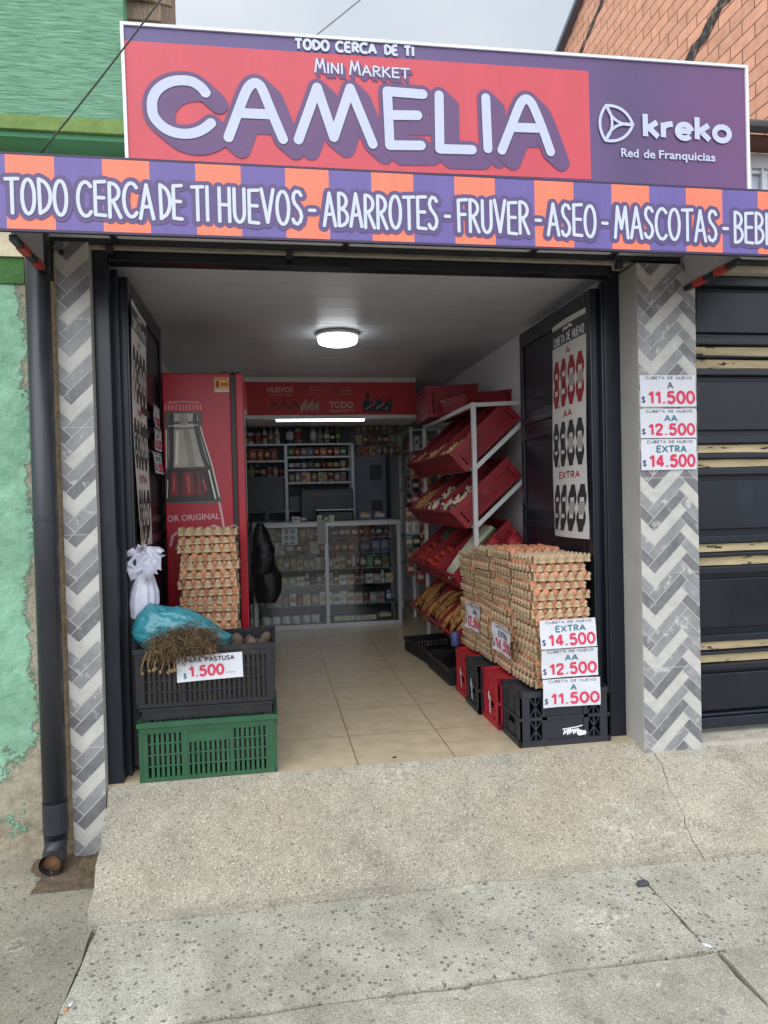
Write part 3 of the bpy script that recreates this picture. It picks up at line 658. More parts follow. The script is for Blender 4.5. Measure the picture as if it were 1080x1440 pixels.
for x in (-.895, 1.985):
    b = MB(); b.box(x, x + .012, AY + .046, -.031, .0, .145); br = b.build('side_panel', mat('side_vinyl', lin(176, 172, 178), .6, .12, 6), aw)
    f = MB(); f.box(x - .006, x + .018, -.03, -.002, -.03, .1175); f.bar((x + .006, -.03, -.015), (x + .006, AY + .045, -.01), .026, .022); f.build('bracket', MATS['awning_frame'], br)
    for y0, y1 in ((-.14, -.22), (-.30, -.38)): MB().bar((x + .006, y0, -.013), (x + .006, y1, -.012), .030, .026).build('reflector_tape', mat('red_tape', lin(176, 58, 54), .5, .15), br)
    c = MB(); c.ball((x + (.06 if x < 0 else -.045), -.02, .085), (.02, .015, .02)); c.build('bolt', MATS['awning_frame'], br)
W_LET = mat('letter_white', lin(196, 202, 218), .5, .03); W_LILAC = mat('letter_lilac', lin(188, 193, 214), .5, .03)
PA = lambda u, v, d: (u, AY - .0012 - d, v)
SA = Strokes(PA)
words = [('TODO', -.898, -.681), ('CERCA', -.657, -.384), ('DE', -.374, -.284), ('TI', -.259, -.188), ('HUEVOS', -.164, .155), ('-', .168, .206), ('ABARROTES', .225, .677), ('-', .694, .728), ('FRUVER', .746, 1.047), ('-', 1.063, 1.1), ('ASEO', 1.116, 1.329), ('-', 1.345, 1.383), ('MASCOTAS', 1.4, 1.863), ('-', 1.88, 1.916), ('BEBIDAS', 1.932, 2.255)]
mb = MB()
for k, (t, a, b) in enumerate(words):
    z0, z1 = .054 - .004 * (a + .9), .192 - .003 * (a + .9)
    z1 -= .004
    mb.mi = 0; hand_word(SA, mb, t, a - .016, b + .016, z0 - .016, z1 + .016, .042, .0, .003)
    mb.mi = 1; hand_word(SA, mb, t, a, b, z0, z1, .0128, .0022, .003)
mb.build('lettering', [mat('letter_halo', lin(88, 72, 118), .5, .05), W_LET], aw)

# ============================================================ SHOP SIGN
SY = -.2
sg = thing('shop_sign', 'long red and purple lightbox sign above the striped awning, white frame', 'sign', (0, SY, 2.4), rot=(0, -.009, 0))
mb = MB(); mb.box(-.535, 2.24, .004, .13, .0, .755); mb.build('sign_box', M_WHITE, sg)
mb = MB()
mb.box(-.535, -.522, -.006, .004, .0, .757); mb.box(2.226, 2.24, -.006, .004, .0, .757); mb.box(-.522, 2.226, -.006, .004, .745, .757)
mb.build('sign_frame', mat('sign_frame_white', lin(222, 224, 228), .4, .08, 5), sg)
M_SRED = mat('sign_red', lin(196, 70, 82), .45, .07, 3, stretch=(3, 1, .5), bump=.12, bscale=2.2)
# purple ground varying along the sign: a darker bar, then plum at the right
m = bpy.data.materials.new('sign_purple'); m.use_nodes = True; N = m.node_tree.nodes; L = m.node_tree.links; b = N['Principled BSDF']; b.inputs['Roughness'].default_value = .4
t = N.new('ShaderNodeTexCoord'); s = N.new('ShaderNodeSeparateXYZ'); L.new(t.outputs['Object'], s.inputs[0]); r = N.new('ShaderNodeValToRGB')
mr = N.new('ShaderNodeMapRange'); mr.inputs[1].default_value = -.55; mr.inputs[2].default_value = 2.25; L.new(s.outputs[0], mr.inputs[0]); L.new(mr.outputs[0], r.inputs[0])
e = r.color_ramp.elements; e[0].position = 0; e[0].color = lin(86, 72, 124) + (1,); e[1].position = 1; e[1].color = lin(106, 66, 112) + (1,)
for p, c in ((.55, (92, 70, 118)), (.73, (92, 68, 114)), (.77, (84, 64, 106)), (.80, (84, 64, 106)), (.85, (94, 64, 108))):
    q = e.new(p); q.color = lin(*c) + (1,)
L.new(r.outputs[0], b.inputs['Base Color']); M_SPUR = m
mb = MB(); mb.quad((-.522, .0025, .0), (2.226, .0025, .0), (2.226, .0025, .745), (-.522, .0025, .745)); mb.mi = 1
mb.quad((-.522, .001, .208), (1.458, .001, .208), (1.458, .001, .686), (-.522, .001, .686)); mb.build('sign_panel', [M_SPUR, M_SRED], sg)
PS = lambda u, v, d: (u, -.0005 - d, v - 2.4 - .009 * u)
SS = Strokes(PS)
CAM = [
 [(-.21,2.89),(-.229,2.913),(-.264,2.932),(-.308,2.934),(-.352,2.923),(-.393,2.896),(-.417,2.86),(-.423,2.824),(-.418,2.784),(-.392,2.75),(-.354,2.727),(-.31,2.719),(-.265,2.724),(-.225,2.742),(-.193,2.768)],
 [(-.125,2.715),(-.103,2.771),(-.069,2.856),(-.048,2.905),(-.03,2.932),(-.01,2.943),(.008,2.936),(.022,2.912),(.053,2.831),(.097,2.72)],[(-.075,2.817),(.044,2.819)],
 [(.161,2.722),(.246,2.942)],[(.246,2.942),(.309,2.74)],[(.309,2.74),(.385,2.948)],[(.385,2.948),(.474,2.721)],
 [(.698,2.944),(.543,2.946)],[(.543,2.946),(.545,2.847),(.547,2.72)],[(.547,2.72),(.683,2.726)],[(.672,2.853),(.545,2.847)],
 [(.769,2.944),(.765,2.716)],[(.765,2.716),(.909,2.72)],[(.977,2.946),(.98,2.729)],
 [(1.043,2.725),(1.081,2.812),(1.124,2.912),(1.142,2.942),(1.161,2.953),(1.18,2.943),(1.195,2.918),(1.228,2.84),(1.267,2.73)],[(1.092,2.827),(1.215,2.83)]]
CAM = [smooth(p) if len(p) > 3 else p for p in CAM]
mb = MB(); mb.mi = 0
i = 0
for k in range(14):
    f = k / 13
    for p in CAM:
        SS.ribbon(mb, [(a + .050 * f, b - .043 * f) for a, b in p], .0765, .0018 - .0001 * k + .00001 * (i % 9)); i += 1
mb.mi = 1
for j, p in enumerate(CAM): SS.ribbon(mb, p, .0465, .0026 + .00005 * j)
mb.mi = 2
for j, p in enumerate(CAM): SS.ribbon(mb, p, .0405, .0042 + .00005 * j)
M_SHP = mat('letter_purple', lin(98, 68, 112), .5, .04)
mb.build('lettering', [M_SHP, mat('letter_outline', lin(70, 62, 86), .5, .04), W_LILAC], sg)
mb = MB()
for k in range(6):
    mb.mi = 0
    for t, a, b, cp in (('MINI', .236, .36, (0,)), ('MARKET', .382, .644, (0,))): hand_word(SS, mb, t, a + .002 * k + .001, b + .002 * k + .003, 3.0 - .003 * k, 3.066 - .003 * k, .013, .0012 - .0001 * k, 0, (0, 0), cp)
mb.mi = 1
for t, a, b, cp in (('MINI', .236, .36, (0,)), ('MARKET', .382, .644, (0,))): hand_word(SS, mb, t, a, b, 3.004, 3.066, .0075, .003, 0, (0, 0), cp)
mb.build('lettering', [M_SHP, W_LET], sg)
mb = MB(); hand_word(Strokes(lambda u, v, d: PS(u, v + .006 * (u - .155) / .514, d), False), mb, 'TODO', .155, .306, 3.092, 3.142, .0115, .003); mb.build('lettering', W_LET, sg)
for t_, a, b in (('CERCA', .327, .506), ('DE', .533, .599), ('TI', .618, .669)):
    mb = MB(); hand_word(Strokes(lambda u, v, d: PS(u, v + .006 * (u - .155) / .514, d), False), mb, t_, a, b, 3.092, 3.142, .0115, .003); mb.build('lettering', W_LET, sg)
mb = MB(); hand_word(Strokes(PS, False), mb, 'kreko', 1.700, 2.160, 2.812, 2.937, .0255, .003, gap=.07); mb.build('lettering', W_LILAC, sg); mb = MB()
put_text(mb, 'Red', (1.602, 1.686, 2.7265, 2.765), PS, .02, .003); mb.build('lettering', W_LILAC, sg)
for t_, bx in (('de', (1.711, 1.767, 2.7265, 2.765)), ('Franquicias', (1.785, 2.065, 2.717, 2.766))):
    mb = MB(); put_text(mb, t_, bx, PS, .02, .003); mb.build('lettering', W_LILAC, sg)
# rounded triangle emblem with three inner blades
mb = MB(); V = [(1.535, 2.950), (1.662, 2.872), (1.528, 2.795)]; C0 = (sum(v[0] for v in V) / 3, sum(v[1] for v in V) / 3)
def bow(a, b, s, n=10):
    a = Vector(a); b = Vector(b); d = b - a; nn = Vector((d[1], -d[0])).normalized()
    if nn.dot((a + b) / 2 - Vector(C0)) < 0: nn = -nn
    return [tuple(a.lerp(b, i / n) + nn * s * 4 * (i / n) * (1 - i / n)) for i in range(n + 1)]
for k in range(3):
    SS.ribbon(mb, bow(V[k], V[(k + 1) % 3], .028), .013, .003 + .0002 * k)
    SS.ribbon(mb, bow(V[k], V[(k + 1) % 3], -.030), .012, .004 + .0002 * k)
mb.build('emblem', W_LILAC, sg)

# ============================================================ CRATES
def plastic(name, col, **k): return mat(name, col, .45, .14, 10, rvar=.12, bump=.05, bscale=30, **k)
M_GCR = plastic('green_crate', lin(38, 84, 56), col2=lin(50, 82, 62), c2pos=(.5, .75), c2scale=6); M_BCR = plastic('dark_crate', lin(26, 27, 32), col2=lin(52, 49, 45), c2pos=(.6, .75), c2scale=9); M_RCR = plastic('red_crate', lin(140, 24, 38)); M_RCR2 = plastic('red_bottle_crate', lin(165, 26, 44)); M_KCR = plastic('black_bottle_crate', lin(36, 39, 48))
def produce_crate(L, Wd, H, dx=.0215, rows=4, panel=True, rim=.022):
    mb = MB(); t = .006; x0, x1, y0, y1 = -L / 2, L / 2, -Wd / 2, Wd / 2
    mb.box(x0 + .004, x1 - .004, y0 + .004, y1 - .004, .004, .010)
    def wall(n, P, ln):     # P(a, b, z0, z1, d0, d1) makes a box a..b along the wall
        P(0, ln, 0, .018, 0, t); P(-.006, ln + .006, H - rim, H, -.008, t + .002); P(0, ln, H - .046, H - rim, .0015, t)
        P(0, .038, .018, H - .046, 0.0005, t); P(.010, .014, .0185, H - .0465, -.002, .0005); P(.032, .036, .0185, H - .0465, -.002, .0005); P(ln - .014, ln - .010, .0185, H - .0465, -.002, .0005); P(ln - .036, ln - .032, .0185, H - .0465, -.002, .0005); P(-.002, ln + .002, H - .050, H - .0455, -.0035, t - .0015); P(ln - .038, ln, .018, H - .046, .0005, t)
        for k in range(1, rows): z = .018 + (H - .064) * k / rows; P(.038, ln - .038, z - .003, z + .003, -.0015, t - .001)
        for f in (1 / 3, 2 / 3) if ln > .45 else (): P(ln * f - .006, ln * f + .006, .018, H - .046, -.002, t - .0005)
        a, b = (ln / 3 + .006, ln * 2 / 3 - .006) if panel and ln > .45 else (-1, -1)
        x = .038 + .012
        if a > 0: P(a, b, H - .046 - (H - .064) / rows, H - .046, .0008, t - .001)
        while x < ln - .045:
            P(x, x + (.0125 if dx > .02 else .0095), .018, (H - .046 - (H - .064) / rows) if a - .012 < x < b else H - .046, .001, t - .0015); x += dx
    wall(0, lambda a, b, z0, z1, d0, d1: mb.box(x0 + a, x0 + b, y0 + d0, y0 + d1, z0, z1), L)
    wall(1, lambda a, b, z0, z1, d0, d1: mb.box(x0 + a, x0 + b, y1 - d1, y1 - d0, z0, z1), L)
    wall(2, lambda a, b, z0, z1, d0, d1: mb.box(x0 + d0, x0 + d1, y0 + a, y0 + b, z0, z1), Wd)
    wall(3, lambda a, b, z0, z1, d0, d1: mb.box(x1 - d1, x1 - d0, y0 + a, y0 + b, z0, z1), Wd)
    return mb
def bottle_crate(L, Wd, H):
    mb = MB(); t = .012; x0, x1, y0, y1 = -L / 2, L / 2, -Wd / 2, Wd / 2
    mb.box(x0 + .01, x1 - .01, y0 + .01, y1 - .01, .006, .02); mb.box(x0 + .015, x1 - .015, y0 + .015, y1 - .015, H - .02, H - .012)
    def wall(P, bar_, ln):
        P(-.004, ln + .004, 0, .03, -.004, t); P(-.004, ln + .004, H - .03, H, -.004, t); P(0, ln, H * .5 - .008, H * .5 + .008, -.003, t)
        P(0, .05, .03, H - .03, 0, t); P(ln - .05, ln, .03, H - .03, 0, t)
        big = ln > .35
        if big:
            for f in (.27, .73): P(ln * f - .012, ln * f + .012, .03, H - .03, -.003, t)
            P(ln * .27 + .012, ln * .73 - .012, .03, H - .085, .003, t); P(ln * .27 + .012, ln * .73 - .012, H - .04, H - .03, .003, t)
            cells = [(.05, ln * .27 - .012), (ln * .73 + .012, ln - .05)]
        else: cells = [(.05, ln * .36), (ln * .64, ln - .05)]; P(ln * .36, ln * .64, .03, H * .5 - .05, .003, t); P(ln * .36, ln * .64, H * .5, H - .03, .003, t)
        for a, b in cells:
            for z0, z1 in ((.03, H * .5 - .008), (H * .5 + .008, H - .03)):
                bar_(a, z0, b, z1); bar_(a, z1, b, z0)
                m_ = (a + b) / 2; P(m_ - .004, m_ + .004, z0, z1, .004, t - .002)
    def mk(axis, base, sgn):
        def P(a, b, z0, z1, d0, d1):
            lo, hi = sorted((base + sgn * d0, base + sgn * d1))
            if axis == 'x': mb.box(x0 + a, x0 + b, lo, hi, z0, z1)
            else: mb.box(lo, hi, y0 + a, y0 + b, z0, z1)
        def bar_(a, z0, b, z1):
            d = base + sgn * .006
            if axis == 'x': mb.bar((x0 + a, d, z0), (x0 + b, d, z1), .005, .006)
            else: mb.bar((d, y0 + a, z0), (d, y0 + b, z1), .005, .006)
        return P, bar_
    wall(*mk('x', y0, 1), L); wall(*mk('x', y1, -1), L); wall(*mk('y', x0, 1), Wd); wall(*mk('y', x1, -1), Wd)
    return mb
GRP = 'crates stacked beside the doorway'
pc = produce_crate(.592, .39, .262)
o = pc.build('plastic_crate', M_GCR, None, loc=(-.297, .197, .002), rot=(0, 0, R(.4))); tag(o, 'green slatted plastic crate at the bottom of the stack in the doorway', 'crate', GRP)
pc2 = produce_crate(.565, .36, .25, rows=3, panel=False, rim=.010)
o = pc2.build('plastic_crate', M_BCR, None, loc=(-.297, .200, .070)); tag(o, 'black plastic crate nested inside the green crate', 'crate', GRP)
o = produce_crate(.60, .39, .262, rows=4, panel=False).build('plastic_crate', M_BCR, None, loc=(-.300, .215, .322), rot=(0, 0, R(-.2))); tag(o, 'black plastic crate of dirty potatoes on top of the stack', 'crate', GRP)
o = produce_crate(.5, .36, .25).build('plastic_crate', M_BCR, None, loc=(-.33, .72, .002)); tag(o, 'black crate under the left egg stack beside the red fridge', 'crate', GRP)
# bottle crates that carry the eggs on the right
BCL, BCW, BCH = .46, .262, .268
bk = bottle_crate(BCL, BCW, BCH).mesh('bottle_crate', M_KCR); rd = bottle_crate(BCL, BCW, BCH).mesh('bottle_crate', M_RCR2)
M_LOGO = mat('white_print', lin(222, 222, 226), .6, .05)
def logo_marks(parent, P, seed):
    mb = MB(); S = Strokes(P); rr = random.Random(seed); i = 0
    for k in range(9):
        x = -.045 + k * .010
        S.ribbon(mb, [(x, rr.uniform(-.012, .0)), (x + .006, rr.uniform(.004, .018)), (x + .010, rr.uniform(-.008, .006))], .006, .0002 * i); i += 1
    S.ribbon(mb, [(-.05, .016), (.02, .022), (.05, .028)], .005, .0002 * i); S.ribbon(mb, [(.035, -.010), (.06, -.008)], .022, .0002 * (i + 1))
    mb.build('logo', M_LOGO, parent)
for i, (x, y, me, lb) in enumerate([(1.39, .178, bk, 'black bottle crate at the street end under the egg trays, white print on front'), (1.372, .455, rd, 'red bottle crate next behind the front black one, under the eggs'), (1.352, .727, bk, 'black bottle crate between two red crates under the eggs'), (1.362, 1.0, rd, 'innermost red bottle crate under the far end of egg stacks')]):
    o = bpy.data.objects.new('bottle_crate', me); COL.objects.link(o); o.location = (x, y, .001); o.rotation_euler = (0, 0, R((0, .6, -.5, .4)[i]))
    tag(o, lb, 'crate', 'bottle crates under the egg stacks')
    if i == 0: logo_marks(o, lambda u, v, d: (u + .035, -BCW / 2 - .0015 - d, v + .06), 3)
    if i: logo_marks(o, lambda u, v, d: (-BCL / 2 - .0045 - d, -v * .8, .1 + u), 3 + i)

# ============================================================ EGGS
p6 = .0485
M_PULP = mat('egg_tray_pulp', lin(184, 158, 126), .95, .16, 20, bump=.5, bscale=120, randv=.13, col2=lin(156, 138, 116), c2pos=(.5, .7), c2scale=10)
TH, PITCH = .046, .0468
def tray_mesh(nx, ny, low):
    """moulded pulp tray: cups between posts with a scalloped skirt; the low-rimmed kind lets its eggs show"""
    mb = MB(); s = 8; NX, NY = nx * s, ny * s; w, d = nx * p6 - (.012 if low else 0), ny * p6 - (.012 if low else 0)
    def h(u, v):
        a = .5 + .5 * math.cos(2 * math.pi * u * nx); b = .5 + .5 * math.cos(2 * math.pi * v * ny)
        e = .5 * (a ** 1.1 + b ** 1.1); m = min(u, 1 - u, v, 1 - v) * nx; e = max(0, e - .34 * max(0, 1 - m / .5) * (1 - min(a, b)) ** .8); q = TH * min(.90, e + .10 * math.sin(math.pi * min(1, e)))
        m = min(u, 1 - u, v, 1 - v) * nx
        if low and m < .5: q *= .74 + .26 * m / .5
        return q
    mb.grid(lambda u, v: ((u - .5) * w, (v - .5) * d, h(u, v) + .001), NX, NY)
    for e in range(4):
        k = NX if e < 2 else NY; n_ = nx if e < 2 else ny
        def Q(t, q, e=e):
            u, v = (t, 0) if e == 0 else (t, 1) if e == 1 else (0, t) if e == 2 else (1, t)
            x, y = (u - .5) * w, (v - .5) * d; z = h(u, v) + .001
            if q > 0:
                z = z * (1 - q) + .0015 * q
                o = (.0075 if q < .5 else .0015) + .0028 * math.cos(2 * math.pi * t * n_) * (1 if q < .9 else 2)
                if e == 0: y -= o
                elif e == 1: y += o
                elif e == 2: x -= o
                else: x += o
            return (x, y, z)
        mb.grid(Q, k, 4)
    return mb.mesh('egg_tray', M_PULP, True)
TRAYS = [tray_mesh(6, 6, False), tray_mesh(6, 6, True)]; PITCH = (.0475, .0405)
def stack_z(k): return (k // 2) * (PITCH[0] + PITCH[1]) + (PITCH[0] if k % 2 else 0)
M_EGG = mat('brown_egg', lin(184, 122, 92), .5, .14, 12, randv=.28, spec=.4)
em = MB(); em.lathe([(.001, -.0285), (.010, -.0262), (.0175, -.019), (.0215, -.008), (.022, .002), (.0198, .0125), (.0148, .0215), (.008, .0268), (.001, .0285)], n=12); EGG = em.mesh('egg', M_EGG, True)
erng = random.Random(11)
def place_tray(x, y, z, rz, lb, kind):
    o = bpy.data.objects.new('egg_tray', TRAYS[kind]); COL.objects.link(o); o.location = (x, y, z); o.rotation_euler = (R(erng.uniform(-1.5, 1.5)), R(erng.uniform(-1.3, 1.3)), rz)
    return tag(o, lb, 'egg tray', 'stacked pulp egg trays')
def place_egg(p, lb):
    o = bpy.data.objects.new('egg', EGG); COL.objects.link(o); o.location = p; o.rotation_euler = (R(erng.uniform(-14, 14)), R(erng.uniform(-14, 14)), erng.uniform(0, 6))
    s = erng.uniform(.93, 1.03); o.scale = (s, s, s)
    return tag(o, lb, 'egg', 'brown eggs in the trays')
rest = MB()
def rest_egg(p): rest.lathe([(.001, -.0275), (.0175, -.019), (.022, .002), (.0148, .0215), (.001, .0285)], c=p, n=8)
def cellx(i): return (i - 2.5) * p6
EZ = .0300
# left stack
NL = 19; zL = .256
for k in range(NL):
    z = zL + stack_z(k); x, y = -.325 + erng.uniform(-.008, .008), .655 + erng.uniform(-.006, .006); rz = R(erng.uniform(-1.5, 1.5) + 3)
    n_ = NL - 1 - k
    place_tray(x, y, z, rz, '%s egg tray from the top of the left stack beside the fridge' % od(n_), k % 2)
    if k >= 6:
        for i in range(6):
            if k == NL - 1 and i: continue
            off = .0 if k % 2 else .0
            v = Matrix.Rotation(rz, 3, 'Z') @ Vector((cellx(i), cellx(0) + (.003 if k % 2 else .008), 0))
            if k < NL - 1: place_egg((x + v[0], y + v[1], z + EZ), '%s egg from left, front of %s tray down in the left stack' % (od(i), od(n_)))
        if k < NL - 1:
            for j in range(1, 6):
                v = Matrix.Rotation(rz, 3, 'Z') @ Vector((cellx(5), cellx(j), 0)); rest_egg((x + v[0], y + v[1], z + EZ))
# empty tray turned over as a lid
# right stacks: four along the wall of crates
names = ['street-end', 'second', 'third', 'innermost']
for s_ in range(4):
    cx0, cy0 = 1.392 - .012 * s_, .212 + .298 * s_; nt = (15, 15, 15, 14)[s_]
    for k in range(nt):
        z = .272 + stack_z(k) * .985; x, y = cx0 + erng.uniform(-.010, .010) + .010 * math.sin(k * .45 + s_ * 1.9), cy0 + erng.uniform(-.005, .005) - .008 * math.sin(k * .3 + s_); rz = R(erng.uniform(-2.6, 2.6))
        n_ = nt - 1 - k
        place_tray(x, y, z, rz, '%s egg tray down in the %s right-hand stack on bottle crates' % (od(n_), names[s_]), k % 2)
        if k == nt - 1 and s_ != 1: continue
        Mr = Matrix.Rotation(rz, 3, 'Z')
        top = k == nt - 1
        for i in range(6):
            for j in range(6):
                if top:
                    v = Mr @ Vector((cellx(i), cellx(j), 0)); place_egg((x + v[0], y + v[1], z + EZ + .004), '%s egg from left, %s row of the open top tray' % (od(i), od(j))); continue
                if i and not (j == 0 and s_ == 0): continue
                v = Mr @ Vector((cellx(i) + (.004 if i == 0 else 0), cellx(j) + (.002 if j == 0 else 0), 0)); p = (x + v[0] + (0 if k % 2 else .003), y + v[1] + (0 if k % 2 else .004), z + EZ)
                if s_ == 0 and j == 0 and k > 7: place_egg(p, '%s egg from left, front of %s tray down in the street-end stack' % (od(i), od(n_)))
                elif s_ < 1 and i == 0 or s_ == 1 and i == 0 and k > 3: place_egg(p, '%s egg from street, aisle side of %s tray in the %s stack' % (od(j), od(n_), names[s_]))
                else: rest_egg(p)
o = rest.build('eggs', M_EGG, None, True); o['kind'] = 'stuff'; tag(o, 'many more brown eggs showing along the sides of the inner trays', 'eggs')

# ============================================================ PRICE PAPERS
def paper(label, org, u, v, w, h, items, bend=.004, group='printed price papers', waves=1.3, name='price_sheet', seed=0, cat='price sheet'):
    org = Vector(org); u = Vector(u).normalized(); v = Vector(v).normalized(); nrm = u.cross(v)
    if seed: pass
    def P(a, b, d=0.0):
        k = bend * (math.sin(a * math.pi * waves + seed) + .8 * math.sin(b * 2.6 + seed * 2) + .3 * math.sin(a * 9 + b * 7 + seed)) + bend * 1.2
        # frayed hang: lower edge leaves the wall a little
        k += bend * (1 - b) ** 2 * 1.2
        return org + u * (a * w) + v * (b * h) + nrm * (k + d)
    mb = MB(); mb.grid(lambda a, b: P(a, b), 14, 8); mb.grid(lambda a, b: P(1 - a, b, -.0006), 14, 8)
    root = mb.build(name, M_PAPER, None, True); tag(root, label, cat, group)
    by = {}
    for txt, box, m, bold in items: by.setdefault(m.name, (m, []))[1].append((txt, box, bold))
    for m, lst in by.values():
        t = MB()
        for txt, box, bold in lst:
            if txt == 'Libra': put_text(t, txt, box, P, bold, .0012); continue
            hh = (box[3] - box[2]) * h; hand_word(Strokes(lambda x, y, d: P(x / w, y / h, d), False), t, txt, box[0] * w, box[1] * w, box[2] * h, box[3] * h, hh * bold, .0012)
        t.build('lettering', m, root)
    return root
def price_items(kind, price, ink=M_TEAL_INK):
    wd = {'A': .11, 'AA': .24, 'EXTRA': .56}[kind]
    return [('CUBETA DE HUEVO', (.1, .93, .87, .965), M_GREY_INK, .17), (kind, (.54 - wd / 2, .54 + wd / 2, .56, .80), ink, .19), (price, (.125, .985, .07, .52), M_RED_INK, .19), ('$', (.015, .095, .10, .35), M_BLUE_INK, .13)]
for i, (k, p, z) in enumerate((('EXTRA', '14.500', .480), ('AA', '12.500', .338), ('A', '11.500', .196))):
    paper('white paper %s price taped on the front of the street-end egg stack' % (k if k != 'A' else 'single A'), (1.258 + .004 * i, .028 - .002 * i, z), (1, -.01, 0), (0, 0, 1), .288, .135, price_items(k, p), .006, 'price papers on the egg stack', seed=i + 1)
for i, (k, p, z0, h) in enumerate((('A', '11.500', 1.622, .15), ('AA', '12.500', 1.474, .138), ('EXTRA', '14.500', 1.322, .146))):
    paper('white paper %s price taped on the tiled pillar' % (k if k != 'A' else 'single A'), (1.742, -.0735, z0), (1, 0, 0), (0, 0, 1), .285, h, price_items(k, p, M_GREY_INK if k == 'A' else M_TEAL_INK), .002, 'price papers on the pillar', seed=i + 4)
paper('small AA price paper on the aisle side of the inner egg stacks', (1.208, .80 + .29, .408), (0, -1, 0), (0, 0, 1), .26, .155, price_items('AA', '12.500', M_BLUE_INK), .008, 'price papers on the egg stack', seed=8)
paper('small EXTRA price paper on the aisle side near the street end', (1.208, .545, .378), (0, -1, 0), (0, 0, 1), .29, .145, price_items('EXTRA', '14.500', M_BLUE_INK), .008, 'price papers on the egg stack', seed=9)
paper('white potato price card hanging on the black crate of potatoes', (-.423, .012, .430), (1, 0, .03), (-.02, 0, 1), .285, .112, [('PAPA PASTUSA', (.12, .88, .72, .91), M_BLACK_INK, .19), ('1.500', (.17, .72, .14, .62), M_RED_INK, .19), ('$', (.09, .15, .1, .36), M_TEAL_INK, .14), ('Libra', (.74, .88, .2, .27), M_PALE_GREY, 0)], .0025, None, seed=2, name='price_card', cat='price card')
for i, (k, p, z) in enumerate((('A', '11.500', 1.63), ('AA', '12.500', 1.505), ('EXTRA', '14.500', 1.38))):
    paper('white %s price sheet on the left door, beside the long banner' % ('single A', 'AA', 'EXTRA')[i], (-.596, .665, z), (0, 1, 0), (0, 0, 1), .23, .115, price_items(k, p), .004, 'price sheets on the left door', seed=i + 2)

# ============================================================ LONG PRICE BANNERS
def price_banner(label, org, u, v, w, h, seed, rows):
    org = Vector(org); u = Vector(u).normalized(); v = Vector(v).normalized(); nrm = u.cross(v)
    def P(a, b, d=0.0): return org + u * (a * w) + v * (b * h) + nrm * (.010 + .006 * math.sin(b * 5 + seed) + .005 * math.sin(a * 3 + seed) + .012 * (1 - b) ** 3 * math.sin(a * 4 + seed) + d)
    mb = MB(); mb.grid(lambda a, b: P(a, b), 8, 30); mb.grid(lambda a, b: P(1 - a, b, -.0008), 8, 30)
    root = mb.build('price_banner', mat('banner_vinyl', lin(212, 208, 204), .5, .05, 5), None, True); tag(root, label, 'banner', 'long price banners on the doors')
    hd = MB(); hd.grid(lambda a, b: P(a, .885 + .085 * b, .0008), 8, 4); hd.build('header', mat('banner_black', (.03, .032, .04), .5, .1), root)
    tx = MB(); PM = lambda x, y, d: P(x / w, y / h, d); hand_word(Strokes(PM, False), tx, 'CUBETA DE HUEVO', .04 * w, .97 * w, .890 * h, .934 * h, .0085, .0016); S = Strokes(P); S.ribbon(tx, [(.36, .948), (.42, .958), (.47, .950), (.55, .958), (.64, .952)], .012, .0016); tx.build('lettering', M_WHITE, root)
    rdm = MB()
    for t, bx in (('A', (.44, .57, .835, .868)), ('AA', (.38, .64, .548, .582)), ('EXTRA', (.24, .84, .268, .302))): hand_word(Strokes(PM, False), rdm, t, bx[0] * w, bx[1] * w, bx[2] * h, bx[3] * h, .0075, .0014)
    rdm.build('lettering', mat('banner_red', lin(170, 30, 50), .6, .1), root)
    for n_, (digits, v0, v1, on) in enumerate(rows):
        for i, c in enumerate(digits):
            a = MB(); b_ = MB(); seven(a, b_, c, .035 + .235 * i, .248 + .235 * i, v0, v1, lambda x, y, d: P(x + (.10 * (y - v0) / (v1 - v0) - .05 if n_ == 2 else 0), y, d))
            k = len(a.v); a.v += b_.v; a.f += [tuple(q + k for q in f_) for f_ in b_.f]; a.m += [1] * len(b_.f)
            if i == 0: a.quad(*[P(x, y, .0016) for x, y in ((.242, v0 - .004), (.265, v0 - .004), (.265, v0 + .008), (.242, v0 + .008))])
            a.build('digit', [on, mat('unlit_segment', lin(164, 158, 154), .6, .1)], root)
    st = MB(); st.tube([P(.0, .999), P(1, .999)], .006, 8); st.tube([P(.1, 1), P(.14, 1.06) - nrm * .008], .0015, 5); st.tube([P(.9, 1), P(.86, 1.06) - nrm * .008], .0015, 5); st.build('rod', M_BLACK, root)
R8 = mat('digit_red', lin(150, 36, 48), .6, .1); K8 = M_BLACK_INK
price_banner('long white price banner with black and red digits on the egg-side door', (1.603, .615, .985), (0, -1, 0), (0, 0, 1), .43, 1.18, 0, [('8500', .60, .82, R8), ('8500', .325, .53, K8), ('9500', .03, .24, K8)])
price_banner('long white price banner on the left door beside the fridge', (-.606, .12, 1.015), (0, 1, 0), (0, 0, 1), .44, 1.13, 2, [('7900', .60, .82, K8), ('8500', .325, .53, K8), ('9500', .03, .24, K8)])

